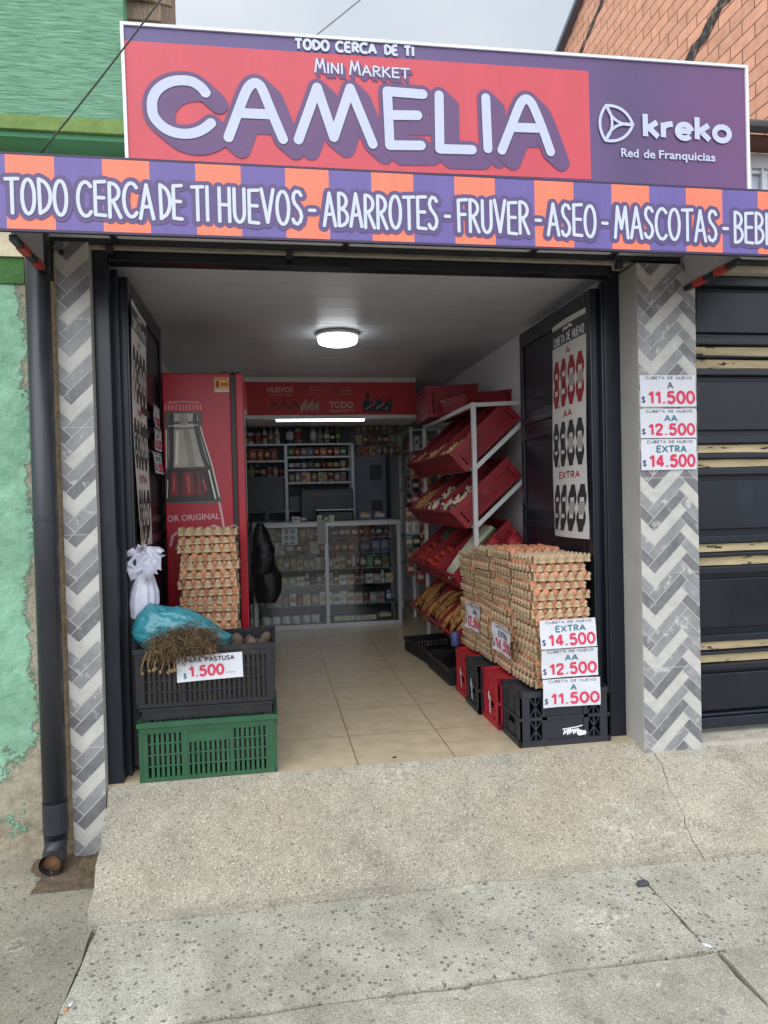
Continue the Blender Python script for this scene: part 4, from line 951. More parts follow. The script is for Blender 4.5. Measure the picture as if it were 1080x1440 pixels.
# ============================================================ FRIDGE
fr = thing('drinks_fridge', 'tall red drinks fridge with a glass bottle printed on its side', 'fridge', (-.385, 1.2, 0))
M_FRED = mat('fridge_red', lin(176, 26, 44), .34, .07, 3, rvar=.06)
MB().box(-.20, .178, -.25, .45, .06, 1.955).build('cabinet', M_FRED, fr, bevel=.008)
MB().box(-.19, .19, -.24, .44, .0, .06).build('base', M_BLACK, fr)
d = MB().box(.205, .25, -.245, .45, .08, 1.955).build('door', M_FRED, fr, bevel=.006)
MB().box(.179, .2045, -.235, .44, .08, 1.94).build('gasket', M_BLACK, d)
MB().box(.2505, .256, -.19, .40, .22, 1.75).build('door_glass', glassmat('fridge_glass', (.3, .3, .32)), d)
MB().box(.12, .235, -.21, -.17, 1.957, 1.968).build('hinge', M_BLACK, d)
FP = lambda x, z, d=0: (x + .385, -.2515 - d, z)      # print on the street side of the cabinet
def flat(mb, pts, d): mb.quad(*[FP(x, z, d) for x, z in pts])
bt = MB()
bt.mi = 0; flat(bt, [(-.568, 1.735), (-.372, 1.735), (-.366, 1.66), (-.376, 1.655), (-.335, 1.50), (-.300, 1.36), (-.272, 1.24), (-.279, 1.215), (-.576, 1.215), (-.576, 1.40), (-.572, 1.655), (-.578, 1.66)], .0004)
bt.mi = 1; flat(bt, [(-.548, 1.725), (-.392, 1.725), (-.390, 1.675), (-.395, 1.66), (-.352, 1.49), (-.328, 1.415), (-.555, 1.41), (-.557, 1.5), (-.550, 1.66)], .0010)
bt.mi = 2; flat(bt, [(-.565, 1.405), (-.335, 1.41), (-.307, 1.31), (-.290, 1.23), (-.572, 1.225)], .0013)
bt.mi = 3
for a, b in ((-.555, -.51), (-.49, -.42), (-.41, -.365)): flat(bt, [(a + .008, 1.395), (b - .010, 1.398), (b, 1.33), (b + .004, 1.27), (b - .008, 1.245), (a + .006, 1.245), (a, 1.27)], .0018)
S = Strokes(lambda u, v, d: FP(u, v, d))
def band(mi, pts, w, d): bt.mi = mi; S.ribbon(bt, smooth(pts, 4) if len(pts) > 2 else pts, w, d)
band(7, [(-.535, 1.715), (-.537, 1.66), (-.540, 1.50), (-.545, 1.42)], .026, .0014); band(7, [(-.405, 1.715), (-.405, 1.66), (-.372, 1.50), (-.345, 1.42)], .024, .00142)
band(7, [(-.55, 1.672), (-.39, 1.675)], .012, .0016); band(7, [(-.545, 1.64), (-.395, 1.642)], .006, .0016); band(7, [(-.56, 1.412), (-.33, 1.416)], .014, .0017)
band(8, [(-.47, 1.70), (-.468, 1.68)], .05, .0018); band(8, [(-.455, 1.62), (-.44, 1.52), (-.43, 1.43)], .035, .0015); band(4, [(-.505, 1.62), (-.51, 1.52), (-.515, 1.44)], .014, .0016)
band(7, [(-.567, 1.39), (-.572, 1.30), (-.570, 1.23)], .014, .0020); band(7, [(-.500, 1.39), (-.498, 1.25)], .012, .0021); band(7, [(-.385, 1.39), (-.372, 1.25)], .016, .00215)
band(7, [(-.565, 1.245), (-.295, 1.25)], .028, .0023); band(9, [(-.455, 1.37), (-.450, 1.28)], .018, .0024); band(9, [(-.53, 1.37), (-.535, 1.29)], .010, .00243); band(9, [(-.372, 1.35), (-.355, 1.29)], .010, .00246)
band(4, [(-.378, 1.65), (-.352, 1.55), (-.318, 1.42), (-.284, 1.25)], .007, .0026); band(7, [(-.366, 1.60), (-.335, 1.45), (-.300, 1.27)], .006, .00265); band(4, [(-.338, 1.40), (-.305, 1.24)], .009, .0027)
band(4, [(-.566, 1.63), (-.570, 1.42)], .006, .0026); band(4, [(-.566, 1.35), (-.571, 1.25)], .005, .00263); band(4, [(-.552, 1.655), (-.392, 1.659)], .004, .00268)
bt.mi = 5; flat(bt, [(-.575, 1.742), (-.365, 1.742), (-.362, 1.760), (-.372, 1.778), (-.40, 1.786), (-.54, 1.786), (-.568, 1.778), (-.578, 1.760)], .0006)
bt.mi = 6
for i in range(11): S.ribbon(bt, [(-.568 + i * .0195, 1.745), (-.565 + i * .0190, 1.772)], .006, .0012 + .00005 * i)
S.ribbon(bt, [(-.553, 1.787), (-.47, 1.793), (-.385, 1.787)], .006, .0012)
bt.build('bottle_print', [mat('print_glass_edge', lin(92, 88, 84), .4, .15, 14), mat('print_glass', lin(176, 170, 162), .4, .16, 9), mat('print_cola', lin(48, 30, 30), .35, .25, 12), mat('print_cola_red', lin(124, 36, 42), .35, .25, 14), mat('print_highlight', lin(218, 214, 206), .4, .06), mat('print_cap', lin(196, 60, 76), .4, .1), mat('print_cap_light', lin(222, 150, 160), .4, .1), mat('print_dark', lin(54, 50, 48), .35, .3, 16), mat('print_grey', lin(148, 140, 132), .4, .2, 12), mat('print_red_glow', lin(186, 70, 66), .35, .2, 16)], fr)
tx = MB(); P_ = lambda u, v, d: FP(u, v + (u + .56) * .03, .001 + d); put_text(tx, 'SABOR ORIGINAL', (-.655, -.285, 1.115, 1.150), P_, .02, 0)
tx.v = [(max(v[0], -.187), v[1], v[2]) for v in tx.v]
S2 = Strokes(lambda u, v, d: FP(u, v, .0025 + d))
S2.ribbon(tx, [(-.285, 1.215), (-.272, 1.14), (-.262, 1.06), (-.250, 1.03), (-.225, 1.045)], .012, 0)
S2.ribbon(tx, [(-.39, 1.03), (-.36, 1.07), (-.32, 1.085), (-.285, 1.07), (-.265, 1.03)], .014, .0002)
S2.ribbon(tx, [(-.56, .98), (-.55, 1.03), (-.52, 1.055), (-.50, 1.03), (-.53, .96)], .014, .0003); S2.ribbon(tx, [(-.48, .97), (-.46, 1.03), (-.43, 1.05), (-.40, 1.04)], .013, .0004)
S2.ribbon(tx, [(-.24, 1.075), (-.20, 1.085)], .006, .0005)
tx.build('lettering', mat('fridge_letter', lin(212, 170, 178), .5, .1), fr)
st = MB(); st.mi = 0; flat(st, [(-.295, 1.845), (-.212, 1.845), (-.212, 1.93), (-.295, 1.93)], .0006); st.mi = 1; flat(st, [(-.285, 1.872), (-.268, 1.872), (-.268, 1.91), (-.285, 1.91)], .0012)
for i in range(4): flat(st, [(-.258 + i * .011, 1.88), (-.250 + i * .011, 1.88), (-.250 + i * .011, 1.90), (-.258 + i * .011, 1.90)], .0012)
flat(st, [(-.288, 1.918), (-.222, 1.918), (-.222, 1.923), (-.288, 1.923)], .0012); st.mi = 2; flat(st, [(-.293, 1.847), (-.214, 1.847), (-.214, 1.86), (-.293, 1.86)], .0012)
st.build('sticker', [mat('sticker_orange', lin(226, 160, 92), .5, .05), mat('sticker_dark', lin(120, 50, 50), .5, .1), M_PAPER], fr)

# ============================================================ BAGS, POTATOES, ONION ROOTS
def bag_mat(name, col, alpha=.9, rough=.25):
    return mat(name, col, rough, .16, 7, bump=1.0, bscale=11, alpha=alpha, stretch=(1, 1, 1), spec=.6)
def blob(fn, nu=36, nv=24):
    mb = MB(); mb.grid(fn, nu, nv); return mb
def crease(p, f, sd):
    """ridged folds of thin film"""
    q = Vector(p) * f + Vector((sd, sd * .7, -sd)); r = 0; am = 1
    for k in range(4):
        r += am * (1 - abs(mnoise.noise(q))) ** 2; q = Vector((q[2] * 1.9 + 3.1, q[0] * 2.1, q[1] * 2.0)); am *= .55
    return r / 1.9
def teal(u, v):
    t = 2 * math.pi * u; a = math.pi * (v - .5)
    # a full sack lying on the crate: tall on the left, drawn out to a low right corner
    x = math.cos(t) * math.cos(a); y = math.sin(t) * math.cos(a); z = math.sin(a)
    w = .5 * (x + 1); top = .165 * (1 - .86 * w ** 1.25) * (1 + .1 * math.sin(5 * x)); mid = .655 - .055 * w
    c = 1 + .22 * (crease((x, y * .7, z), 1.5, 4.0) - .5) + .085 * (crease((x + .5 * z, y, z - .4 * x), 4.2, 9.0) - .5)
    return (-.405 + (.215 * x + .03 * z * (1 - w)) * (1 + .4 * (c - 1)), .12 + .115 * y * (1 - .35 * w) * c, mid + (top if z > 0 else .10) * z * c)
o = blob(teal, 128, 72).build('plastic_bag', bag_mat('teal_bag', lin(56, 130, 144), .86, .16), None, True); tag(o, 'shiny teal plastic bag of long onions lying on the potato crate', 'bag')
def knot_bag():
    mb = MB()
    # body of the bag, pear shaped and creased towards the knot
    mb.grid(lambda u, v: (lambda t: ((.012 + .072 * math.sin(min(1, v * 1.1) * math.pi * .60) ** 1.3 * (1 + .10 * math.sin(3 * t + 1) + .05 * math.sin(11 * t + 3 * v))) * math.cos(t) - .02 * v, (.012 + .055 * math.sin(min(1, v * 1.1) * math.pi * .60) ** 1.3 * (1 + .10 * math.sin(2 * t) + .06 * math.sin(9 * t))) * math.sin(t), .20 - .34 * v + .012 * math.sin(2 * t + 1) * v))(2 * math.pi * u), 64, 26)
    mb.v = [tuple(Vector(q) * (1 + .10 * (crease(q, 9, 2.2) - .5))) for q in mb.v]
    def petal(dx, dz, L, W, y0, sd):
        d = Vector((dx, 0, dz)).normalized(); n_ = Vector((-d[2], 0, d[0]))
        def F(u, v):
            wd = W * math.sin(math.pi * (.08 + .80 * v) ** .8) * (u - .5); fold = .010 * math.sin(u * 9 + sd) * v + .008 * math.sin(v * 8 + sd * 2 + u * 4)
            p = Vector((.0, y0, .215)) + d * (L * v + .012 * math.sin(u * 7 + sd) * v) + n_ * (wd + .006 * math.sin(v * 9 + sd)); p[1] += fold - .05 * v * (1 - .5 * v) - .02 * abs(u - .5) * v; return p
        mb.grid(F, 14, 12)
    petal(1, .05, .115, .10, -.008, .4); petal(.8, -.75, .125, .12, -.012, 2.1); petal(-1, -.35, .115, .13, -.010, 3.3); petal(-.55, -1, .15, .12, -.020, 5.0); petal(.25, -1, .13, .09, -.026, 1.2); petal(-.35, .8, .06, .06, .0, 4.4)
    mb.ball((0, -.004, .222), (.020, .018, .022), noise=.2, seed=3); mb.ball((.002, -.002, .252), (.017, .014, .022), noise=.25, seed=5)
    for k in range(6):
        x = .004 + .009 * k; mb.tube([(x * .4, -.05, .16), (x, -.068, .11), (x * 1.1 + .003, -.066, .055 + .012 * (k % 3))], [.004, .0035, .002], 5)
    return mb
o = knot_bag().build('plastic_bag', bag_mat('white_bag', lin(190, 190, 206), .94, .45), None, True, loc=(-.572, .165, .815)); o.scale = (.76, .80, .80); tag(o, 'knotted white plastic bag hanging by a string from the left banner', 'bag')
c = MB(); c.tube([(-.577, .163, 1.02), (-.580, .165, 1.09), (-.590, .17, 1.16)], .0022, 6); o = c.build('string', mat('twine', lin(180, 150, 110), .9, .1)); tag(o, 'thin string from which the knotted white bag hangs', 'string')
# long-onion roots: a matted tuft spilling over the front of the crate
tuft = thing('onion_bunch', 'bunch of long onions with dry brown roots hanging over the crate edge', 'onions', (-.39, .05, .60))
rr = random.Random(21); a_ = MB(); b_ = MB()
for i in range(1900):
    th = rr.uniform(0, math.pi); rad = math.sqrt(rr.random()); bx = .145 * rad * math.cos(th * 2); bz = .085 * rr.uniform(-.5, 1) * (1 - .5 * abs(bx) / .15); by = rr.uniform(-.05, .07) - .05 * (1 - abs(bz) / .09)
    p = Vector((bx, by, bz)); pts = [p]; dr = Vector((rr.uniform(-.8, .8), rr.uniform(-1, .2), rr.uniform(-.9, .5))).normalized()
    n_ = rr.randint(3, 5)
    for k in range(n_):
        dr = (dr + Vector((rr.uniform(-.7, .7), rr.uniform(-.5, .4), rr.uniform(-.75, .35)))).normalized(); p = p + dr * rr.uniform(.010, .020); pts.append(p)
    if min(q[2] for q in pts) < -.16: continue
    mb = a_ if rr.random() < .75 else b_
    mb.tube(pts, [.00115] * (len(pts) - 1) + [.0004], 4, False)
a_.build('roots', mat('dry_roots', lin(82, 66, 46), .95, .5, 30), tuft); b_.build('pale_roots', mat('pale_roots', lin(128, 104, 74), .95, .3, 30), tuft)
cl = MB()
for i in range(26): cl.ball((rr.uniform(-.12, .12), rr.uniform(-.01, .06), rr.uniform(-.06, .07)), rr.uniform(.014, .03), 10, 7, .15, i)
cl.build('soil_clods', mat('clod', lin(84, 62, 44), .95, .35, 22, bump=.6), tuft, True)
lv = MB()
for i in range(46):
    x = rr.uniform(-.13, .14); p = Vector((x, rr.uniform(.02, .08), .072 - abs(x) * .25 + rr.uniform(-.01, .012))); q = p + Vector((rr.uniform(-.05, .05), .03, rr.uniform(-.01, .02)))
    lv.tube([p, (p + q) / 2 + Vector((0, 0, .008)), q], [.005, .004, .002], 5)
lv.build('green_leaves', mat('onion_green', lin(70, 130, 60), .6, .3, 12), tuft, True)
hg = MB()
for k in range(9):
    x = -.15 + .018 * k if k < 5 else -.13 + .012 * k; p = Vector((x, -.075, -.02)); pts = [p]
    for j in range(4): p = p + Vector((rr.uniform(-.012, .008), rr.uniform(-.004, .003), -rr.uniform(.016, .028))); pts.append(p)
    hg.tube(pts, [.004, .003, .0035, .003, .002], 5); hg.ball(pts[-1], (.008, .007, .009), 8, 6, .1, k)
hg.build('dangling_roots', mat('dangling_roots', lin(120, 96, 62), .9, .3, 20), tuft, True)
M_POT = mat('muddy_potato', lin(84, 72, 62), .9, .3, 14, bump=.5, randv=.2)
pb = [MB().ball((0, 0, 0), (.036, .029, .027), 12, 9, .06, s).mesh('potato', M_POT, True) for s in range(3)]
k = 0
for j in range(3):
    for i in range(9):
        x, y = -.555 + .064 * i + rr.uniform(-.01, .01), .08 + .12 * j + rr.uniform(-.02, .02)
        if x < -.28 and j < 2: continue
        o = bpy.data.objects.new('potato', pb[k % 3]); COL.objects.link(o); o.location = (x, y, .540 + rr.uniform(-.008, .008)); o.rotation_euler = (rr.uniform(0, 3), rr.uniform(0, 3), rr.uniform(0, 3))
        tag(o, '%s muddy potato from left, %s row of the top black crate' % (od(i), ('street', 'middle', 'back')[j]), 'potato', 'potatoes in the top crate'); k += 1
mb = MB().box(-.565, -.03, .05, .38, .333, .528); o = mb.build('potato_heap', mat('heap_dark', lin(70, 58, 48), .95, .4, 30, bump=.9)); o['kind'] = 'stuff'; tag(o, 'buried potatoes and soil filling the top black crate', 'potatoes')

# ============================================================ CEILING LAMP, TUBE LIGHT, FASCIA PRINT
lp = thing('ceiling_lamp', 'round white lit ceiling lamp just inside the doorway', 'lamp', (.475, 1.54, 2.33))
MB().lathe([(.07, -.001), (.135, -.004), (.142, -.018), (.142, -.026), (.132, -.028)][::-1], n=40).build('lamp_ring', M_WHITE, lp, True)
MB().lathe([(.005, -.085), (.09, -.082), (.125, -.070), (.134, -.05), (.134, -.030), (.12, -.0285)], n=40).build('diffuser', emit('lamp_glow', (.93, .97, 1), 6.0), lp, True)
tl = thing('tube_light', 'lit white tube under the ledge of the red fascia', 'lamp', (.475, 3.27, 1.948))
MB().tube([(-.40, 0, -.008), (.40, 0, -.008)], .0095, 12).build('tube', emit('tube_glow', (.95, .98, 1), 5.0), tl, True)
MB().box(-.41, .41, -.012, .012, .003, .0065).build('fitting', M_WHITE, tl)
fb = thing('fascia_banner', 'dim red printed banner about eggs and groceries above the counter', 'banner', (.0, 3.297, 2.0))
MB().box(-.21, 1.37, -.004, 0, -.008, .29).build('print_panel', M_BANRED, fb)
FB = lambda u, v, d=0: (u, -.0055 - d, v - 2.0)
t = MB(); put_text(t, 'HUEVOS', (.0, .235, 2.195, 2.245), FB, .03); put_text(t, 'TODO', (.56, .78, 2.05, 2.115), FB, .04); put_text(t, 'CERCA DE TI', (.56, .78, 2.015, 2.04), FB, .02); put_text(t, 'todos los dias', (.02, .22, 2.165, 2.185), FB, 0)
for i in range(6): put_text(t, ('abarrotes y aseo', 'frutas y verduras', 'granos y lacteos')[i % 3], ((.38, .52) if i % 2 else (.38, .60)) + (2.245 - .03 * (i // 2) - .012 * (i % 2), 2.256 - .03 * (i // 2) - .012 * (i % 2)), FB, 0)
for i in range(3): put_text(t, ('huevos', 'mascotas', 'bebidas')[i], (.66, .76, 2.235 - .03 * i, 2.25 - .03 * i), FB, 0)
t.build('lettering', mat('faded_print', lin(208, 170, 164), .6, .1), fb)
pr = MB(); S = Strokes(FB); i = 0
for k in range(26): S.ribbon(pr, [(.02 + .016 * k, 2.03 + .05 * abs(math.sin(k * .55))), (.035 + .016 * k, 2.05 + .06 * abs(math.sin(k * .55 + .5)))], .016, .0005 + .0001 * i); i += 1
pr.mi = 1
for k in range(14): S.ribbon(pr, [(.30 + .012 * k, 2.02 + .01 * (k % 4)), (.305 + .012 * k, 2.08 + .012 * (k % 5))], .010, .004 + .0001 * k)
pr.mi = 2
for k in range(9): S.ribbon(pr, [(.88 + .03 * k, 2.03), (.885 + .03 * k, 2.11 + .02 * math.sin(k * 1.7) + .05 * (k == 1))], .030, .004 + .0001 * k)
pr.mi = 1
for k in range(7): S.ribbon(pr, [(.90 + .03 * k, 2.04 + .02 * (k % 3)), (.915 + .03 * k, 2.06 + .02 * (k % 3))], .012, .006 + .0001 * k)
pr.build('picture', [mat('print_brown', lin(116, 60, 50), .6, .2), mat('print_pale', lin(190, 160, 150), .6, .2), mat('print_darkblue', lin(60, 56, 72), .6, .2)], fb)

# ============================================================ GLASS COUNTER AND WHAT STANDS IN IT
GC = M_ALU = mat('aluminium', lin(176, 178, 180), .4, .08, 5, metal=.3)
ct = thing('glass_counter', 'glass display counter with an aluminium frame at the back of the shop', 'counter', (.53, 3.5, 0))
f = MB()
for x in (-.70, -.03, .665): f.box(x, x + .035, 0, .035, .0, 1.0)
for x in (-.70, .665): f.box(x, x + .035, .42, .455, .0, 1.0)
f.box(-.665, .665, -.001, .034, .965, 1.001); f.box(-.665, .665, .0005, .034, .0, .045); f.box(-.70, .70, .42, .455, 1.001, 1.012); f.box(-.70, .70, -.004, .42, 1.002, 1.012)
f.build('frame', M_ALU, ct, bevel=.002)
GL = glassmat('counter_glass', (.92, .95, .95), .045)
for a, b in ((-.665, -.03), (.005, .665)): MB().box(a, b, .012, .017, .045, .965).build('glass_pane', GL, ct)
for z in (.215, .405, .555, .70, .85): MB().box(-.665, .665, .06, .40, z - .006, z).build('shelf', mat('grey_shelf', lin(140, 142, 146), .5, .1), ct)
MB().box(-.665, .665, .43, .44, .045, .965).build('back_panel', mat('counter_back', lin(70, 70, 72), .7, .1), ct)
MB().box(-.10, -.015, -.006, -.0015, .80, 1.03).build('lock_plate', mat('grey_lock', lin(150, 150, 150), .5, .1), ct)

rg = random.Random(5)
PAL = {'red': (150, 44, 46), 'blue': (44, 62, 120), 'white': (196, 196, 198), 'grey': (128, 126, 124), 'yellow': (196, 158, 70), 'brown': (110, 78, 56), 'green': (64, 130, 76), 'cream': (190, 172, 140), 'orange': (190, 104, 56), 'black': (38, 38, 44)}
GM = {k: mat('goods_' + k, tuple(1.05 * (.75 * q + .25 * sum(lin(*v)) / 3) for q in lin(*v)), .5, .35, 30) for k, v in PAL.items()}
def good_mesh(kind, w, h, d, c, c2):
    mb = MB()
    if kind == 'packet':
        mb.grid(lambda u, v: ((u - .5) * w * (1 - .06 * math.sin(v * math.pi)), -d * .5 * math.sin(math.pi * u) ** .6 * math.sin(math.pi * v) ** .6, v * h), 6, 6); mb.grid(lambda u, v: ((.5 - u) * w, d * .5 * math.sin(math.pi * u) ** .6 * math.sin(math.pi * v) ** .6, v * h), 6, 6)
        mb.mi = 1; mb.grid(lambda u, v: ((u - .5) * w * .7, -d * .5 - .001, h * (.35 + .32 * v)), 2, 2)
    elif kind == 'box':
        mb.box(-w / 2, w / 2, -d / 2, d / 2, 0, h); mb.mi = 1; mb.box(-w * .36, w * .36, -d / 2 - .001, -d / 2 + .001, h * .3, h * .7); mb.box(-w * .3, w * .1, -d / 2 - .001, -d / 2 + .001, h * .8, h * .88)
    elif kind == 'can':
        r = w / 2; mb.lathe([(r * .88, 0), (r, h * .05), (r, h * .27)], n=12); mb.mi = 1; mb.lathe([(r * 1.01, h * .27), (r * 1.01, h * .75)], n=12); mb.mi = 0; mb.lathe([(r, h * .75), (r, h * .94), (r * .85, h)], n=12)
    elif kind == 'bottle':
        r = w / 2; mb.lathe([(r * .9, 0), (r, h * .05), (r, h * .33)], n=12); mb.mi = 1; mb.lathe([(r * 1.01, h * .33), (r * 1.01, h * .56)], n=12); mb.mi = 0; mb.lathe([(r, h * .56), (r * .95, h * .65), (r * .42, h * .84), (r * .36, h * .93)], n=12); mb.mi = 1; mb.lathe([(r * .42, h * .93), (r * .42, h)], n=10)
    elif kind == 'roll':
        r = w / 2; mb.lathe([(r * .3, 0), (r * .96, 0), (r, .01), (r, h - .01), (r * .96, h), (r * .3, h)], n=14)
    elif kind == 'stack':
        for i in range(int(h / .014)): mb.box(-w / 2 + rg.uniform(0, .004), w / 2 - rg.uniform(0, .004), -d / 2, d / 2, i * .014 + .001, i * .014 + .0125)
    return mb.mesh('goods', [GM[c], GM[c2]], kind in ('can', 'bottle', 'roll', 'packet'))
_gm = {}
def goods(x0, x1, y, z, hmax, kinds, where, gap=.004, side=None, order=None):
    """a row of separate goods standing along a shelf; side = list of (x, y) step for rows running in depth"""
    x = x0; i = 0
    while True:
        kind, cols, w, h, d, nm = kinds[order[i % len(order)] if order else rg.randrange(len(kinds))]
        if x + w > x1 or i > 30: break
        c = rg.choice(cols); c2 = rg.choice([q for q in ('white', 'cream', 'grey', 'red', 'yellow') if q != c]); hh = min(hmax, h)
        k = (kind, round(w, 3), round(hh, 3), c, c2)
        if k not in _gm: _gm[k] = good_mesh(kind, w, hh, d, c, c2)
        o = bpy.data.objects.new({'packet': 'packet', 'box': 'carton', 'can': 'tin', 'bottle': 'bottle', 'roll': 'paper_roll', 'stack': 'box_pile'}[kind], _gm[k]); COL.objects.link(o)
        t_ = x + w / 2
        o.location = (t_, y + rg.uniform(-.008, .008), z) if side is None else (y + rg.uniform(-.008, .008), t_, z)
        o.rotation_euler = (0, 0, R(rg.uniform(-6, 6)) + (0 if side is None else side))
        tag(o, '%s %s %s from left, %s' % (od(i), c, nm, where), {'packet': 'packet', 'box': 'box', 'can': 'tin', 'bottle': 'bottle', 'roll': 'roll', 'stack': 'boxes'}[kind], 'goods ' + where.split(' from ')[0])
        x += w + gap + (rg.uniform(0, .006)); i += 1
PK = lambda cols, w, h, nm='packet': ('packet', cols, w, h, .05, nm)
BX = lambda cols, w, h, nm='carton': ('box', cols, w, h, .07, nm)
CN = lambda cols, w, h, nm='tin': ('can', cols, w, h, w, nm)
BT = lambda cols, w, h, nm='bottle': ('bottle', cols, w, h, w, nm)
X0, X1 = -.13, 1.19
goods(.57, X1, 3.62, .85, .105, [PK(['red', 'orange', 'brown'], .05, .10), PK(['red', 'blue'], .07, .095)], 'top shelf of the glass counter')
goods(-.13, .48, 3.64, .85, .105, [PK(['black', 'grey', 'cream'], .08, .10), BX(['grey', 'black'], .06, .09)], 'top shelf at the fridge end of the counter')
goods(-.13, .80, 3.63, .70, .13, [PK(['white', 'cream', 'blue', 'grey'], .09, .12), PK(['brown', 'red'], .06, .11)], 'second shelf down in the glass counter')
goods(.84, X1, 3.60, .70, .13, [BX(['blue'], .085, .12), BX(['blue', 'black'], .11, .11)], 'dark end of the second counter shelf')
goods(-.13, .80, 3.62, .555, .12, [PK(['red', 'white', 'cream', 'brown'], .055, .11), BX(['cream', 'grey'], .05, .10)], 'middle shelf of the glass counter')
goods(.84, X1, 3.6, .555, .12, [BX(['black', 'grey', 'white'], .08, .10), BX(['green', 'black'], .06, .11)], 'dark end of the middle counter shelf')
goods(-.13, X1, 3.61, .405, .12, [PK(['grey', 'white', 'blue', 'cream'], .05, .11), BX(['grey', 'cream', 'white'], .07, .085), BT(['white', 'red', 'grey'], .045, .13)], 'fourth shelf down in the glass counter')
goods(-.13, X1, 3.60, .215, .13, [BX(['cream', 'orange', 'white', 'grey'], .07, .10), BX(['blue', 'white'], .055, .12), CN(['brown', 'grey'], .06, .09)], 'lowest shelf of the glass counter')
goods(-.10, .46, 3.60, .046, .10, [('roll', ['white'], .085, .075, .08, 'paper roll')], 'bottom of the glass counter')
goods(.58, X1, 3.63, .046, .14, [BX(['blue', 'white', 'grey'], .20, .045, 'flat carton'), BX(['black', 'blue'], .16, .08, 'flat carton')], 'bottom right of the glass counter')
goods(-.12, 1.18, 3.74, .85, .11, [PK(['red', 'orange', 'brown', 'yellow'], .06, .11), BX(['cream', 'blue'], .05, .105)], 'back row of the counter top shelf')
goods(-.12, 1.18, 3.76, .70, .135, [PK(['white', 'yellow', 'red', 'cream'], .07, .13)], 'back row of the second counter shelf')
goods(-.12, 1.18, 3.75, .555, .13, [BX(['cream', 'red', 'white', 'grey'], .055, .12)], 'back row of the middle counter shelf')
# printed square and hanging card behind the glass
cd = MB().box(.10, .25, 3.52, 3.522, .80, .955); o = cd.build('card', M_PAPER); tag(o, 'white card with a dark lattice print behind the counter glass', 'card')
mb = MB()
for a in range(7):
    for b in range(7):
        if (a * 5 + b * 3 + a * b) % 3: mb.box(.105 + a * .020, .121 + a * .020, 3.5185, 3.5198, .807 + b * .0205, .823 + b * .0205)
mb.build('lattice_print', M_BLACK_INK, o)

# things standing on the counter
MN = thing('computer_monitor', 'dark computer monitor seen from behind on the counter', 'monitor', (-.03, 3.76, 1.0125))
MB().box(-.17, .17, -.015, .02, .10, .44).build('screen', M_BLACK, MN, bevel=.006); MB().box(-.02, .02, .0, .02, .01, .12).build('stand', M_BLACK, MN); MB().box(-.1, .1, -.06, .09, 0, .012).build('foot', M_BLACK, MN)
SCL = thing('weighing_scale', 'dark weighing scale on the counter', 'scale', (.62, 3.72, 1.0125))
MB().box(-.17, .17, -.12, .12, .0, .09).build('body', M_BLACK, SCL, bevel=.01); MB().box(-.19, .19, -.14, .14, .10, .112).build('pan', mat('steel_pan', lin(140, 142, 146), .3, .1, metal=.8), SCL, bevel=.003); MB().box(-.03, .03, -.03, .03, .09, .1).build('post', M_BLACK, SCL)
RC = thing('dark_case', 'black case standing behind the counter scale', 'case', (.60, 3.86, 1.0125)); MB().box(-.3, .22, -.05, .05, 0, .31).build('case_body', M_BLACK, RC, bevel=.01); MB().box(-.29, .21, -.053, -.051, .25, .262).build('case_seam', M_NAVYR, RC)
goods(.20, .42, 3.58, 1.0125, .06, [BX(['white', 'blue'], .07, .05, 'small carton')], 'counter top')
goods(.44, .62, 3.56, 1.0125, .06, [BX(['white'], .045, .055, 'small carton'), BX(['green', 'white'], .05, .05, 'small carton')], 'counter top by the scale')
goods(.85, 1.15, 3.66, 1.0125, .09, [BX(['blue', 'black'], .13, .085, 'flat carton')], 'far end of the counter top')
# black bags hanging at the fridge
for i, (x, y, z, s) in enumerate(((-.085, 3.30, .62, 1.0), (-.045, 3.36, .35, 1.15))):
    mb = MB(); mb.grid(lambda u, v: (lambda t: ((.02 + .075 * math.sin(math.pi * min(1, v * .8)) ** .8 * (1 + .12 * math.sin(3 * t + 5 * v))) * math.cos(t) * s, (.02 + .045 * math.sin(math.pi * min(1, v * .8)) ** .8) * math.sin(t) * s, .40 - .46 * v))(2 * math.pi * u), 40, 30)
    mb.v = [(q[0] * (1 + .5 * (crease((q[0], q[1], q[2] * .35), 11, 1.3 + i) - .5)) + .012 * math.sin(q[2] * 14 + i), q[1], q[2]) for q in mb.v]
    o = mb.build('shopping_bag', mat('black_bag', (.012, .012, .016), .35, .3, 9, bump=.6), None, True, loc=(x, y, z)); tag(o, ('upper black bag hanging at the fridge end of the counter', 'lower black bag hanging in front of the counter glass')[i], 'bag')

# ============================================================ SHELVES BEHIND THE COUNTER
bs = thing('back_shelf', 'pale grey shelf unit full of tins behind the counter', 'shelf', (.3, 4.2, 0)); M_SH = mat('shelf_enamel', lin(214, 220, 228), .45, .06)
for x in (-.62, -.14, .55):
    for y in (-.02, .26): MB().box(x, x + .03, y, y + .03, .0, 1.80).build('upright', M_SH, bs)
ZS = [1.10, 1.385, 1.52, 1.652, 1.785]
for z in ZS: MB().box(-.1095, .5495, -.022, .28, z, z + .018).build('shelf_board', M_SH, bs)
ZL = [1.10, 1.45, 1.615, 1.785]
for z in ZL: MB().box(-.5895, -.1405, -.022, .28, z, z + .018).build('shelf_board', M_SH, bs)
MB().box(-.62, .58, .292, .30, .9, 2.0).build('back_board', mat('shelf_back', lin(84, 88, 96), .6, .08), bs)
goods(-.28, .16, 4.24, 1.803, .17, [CN(['grey', 'white'], .07, .12), BT(['grey', 'white'], .055, .17)], 'top of the left back shelf')
goods(.18, .42, 4.24, 1.803, .17, [CN(['brown', 'red'], .07, .115), CN(['blue', 'grey'], .08, .165, 'tin')], 'top of the back shelf')
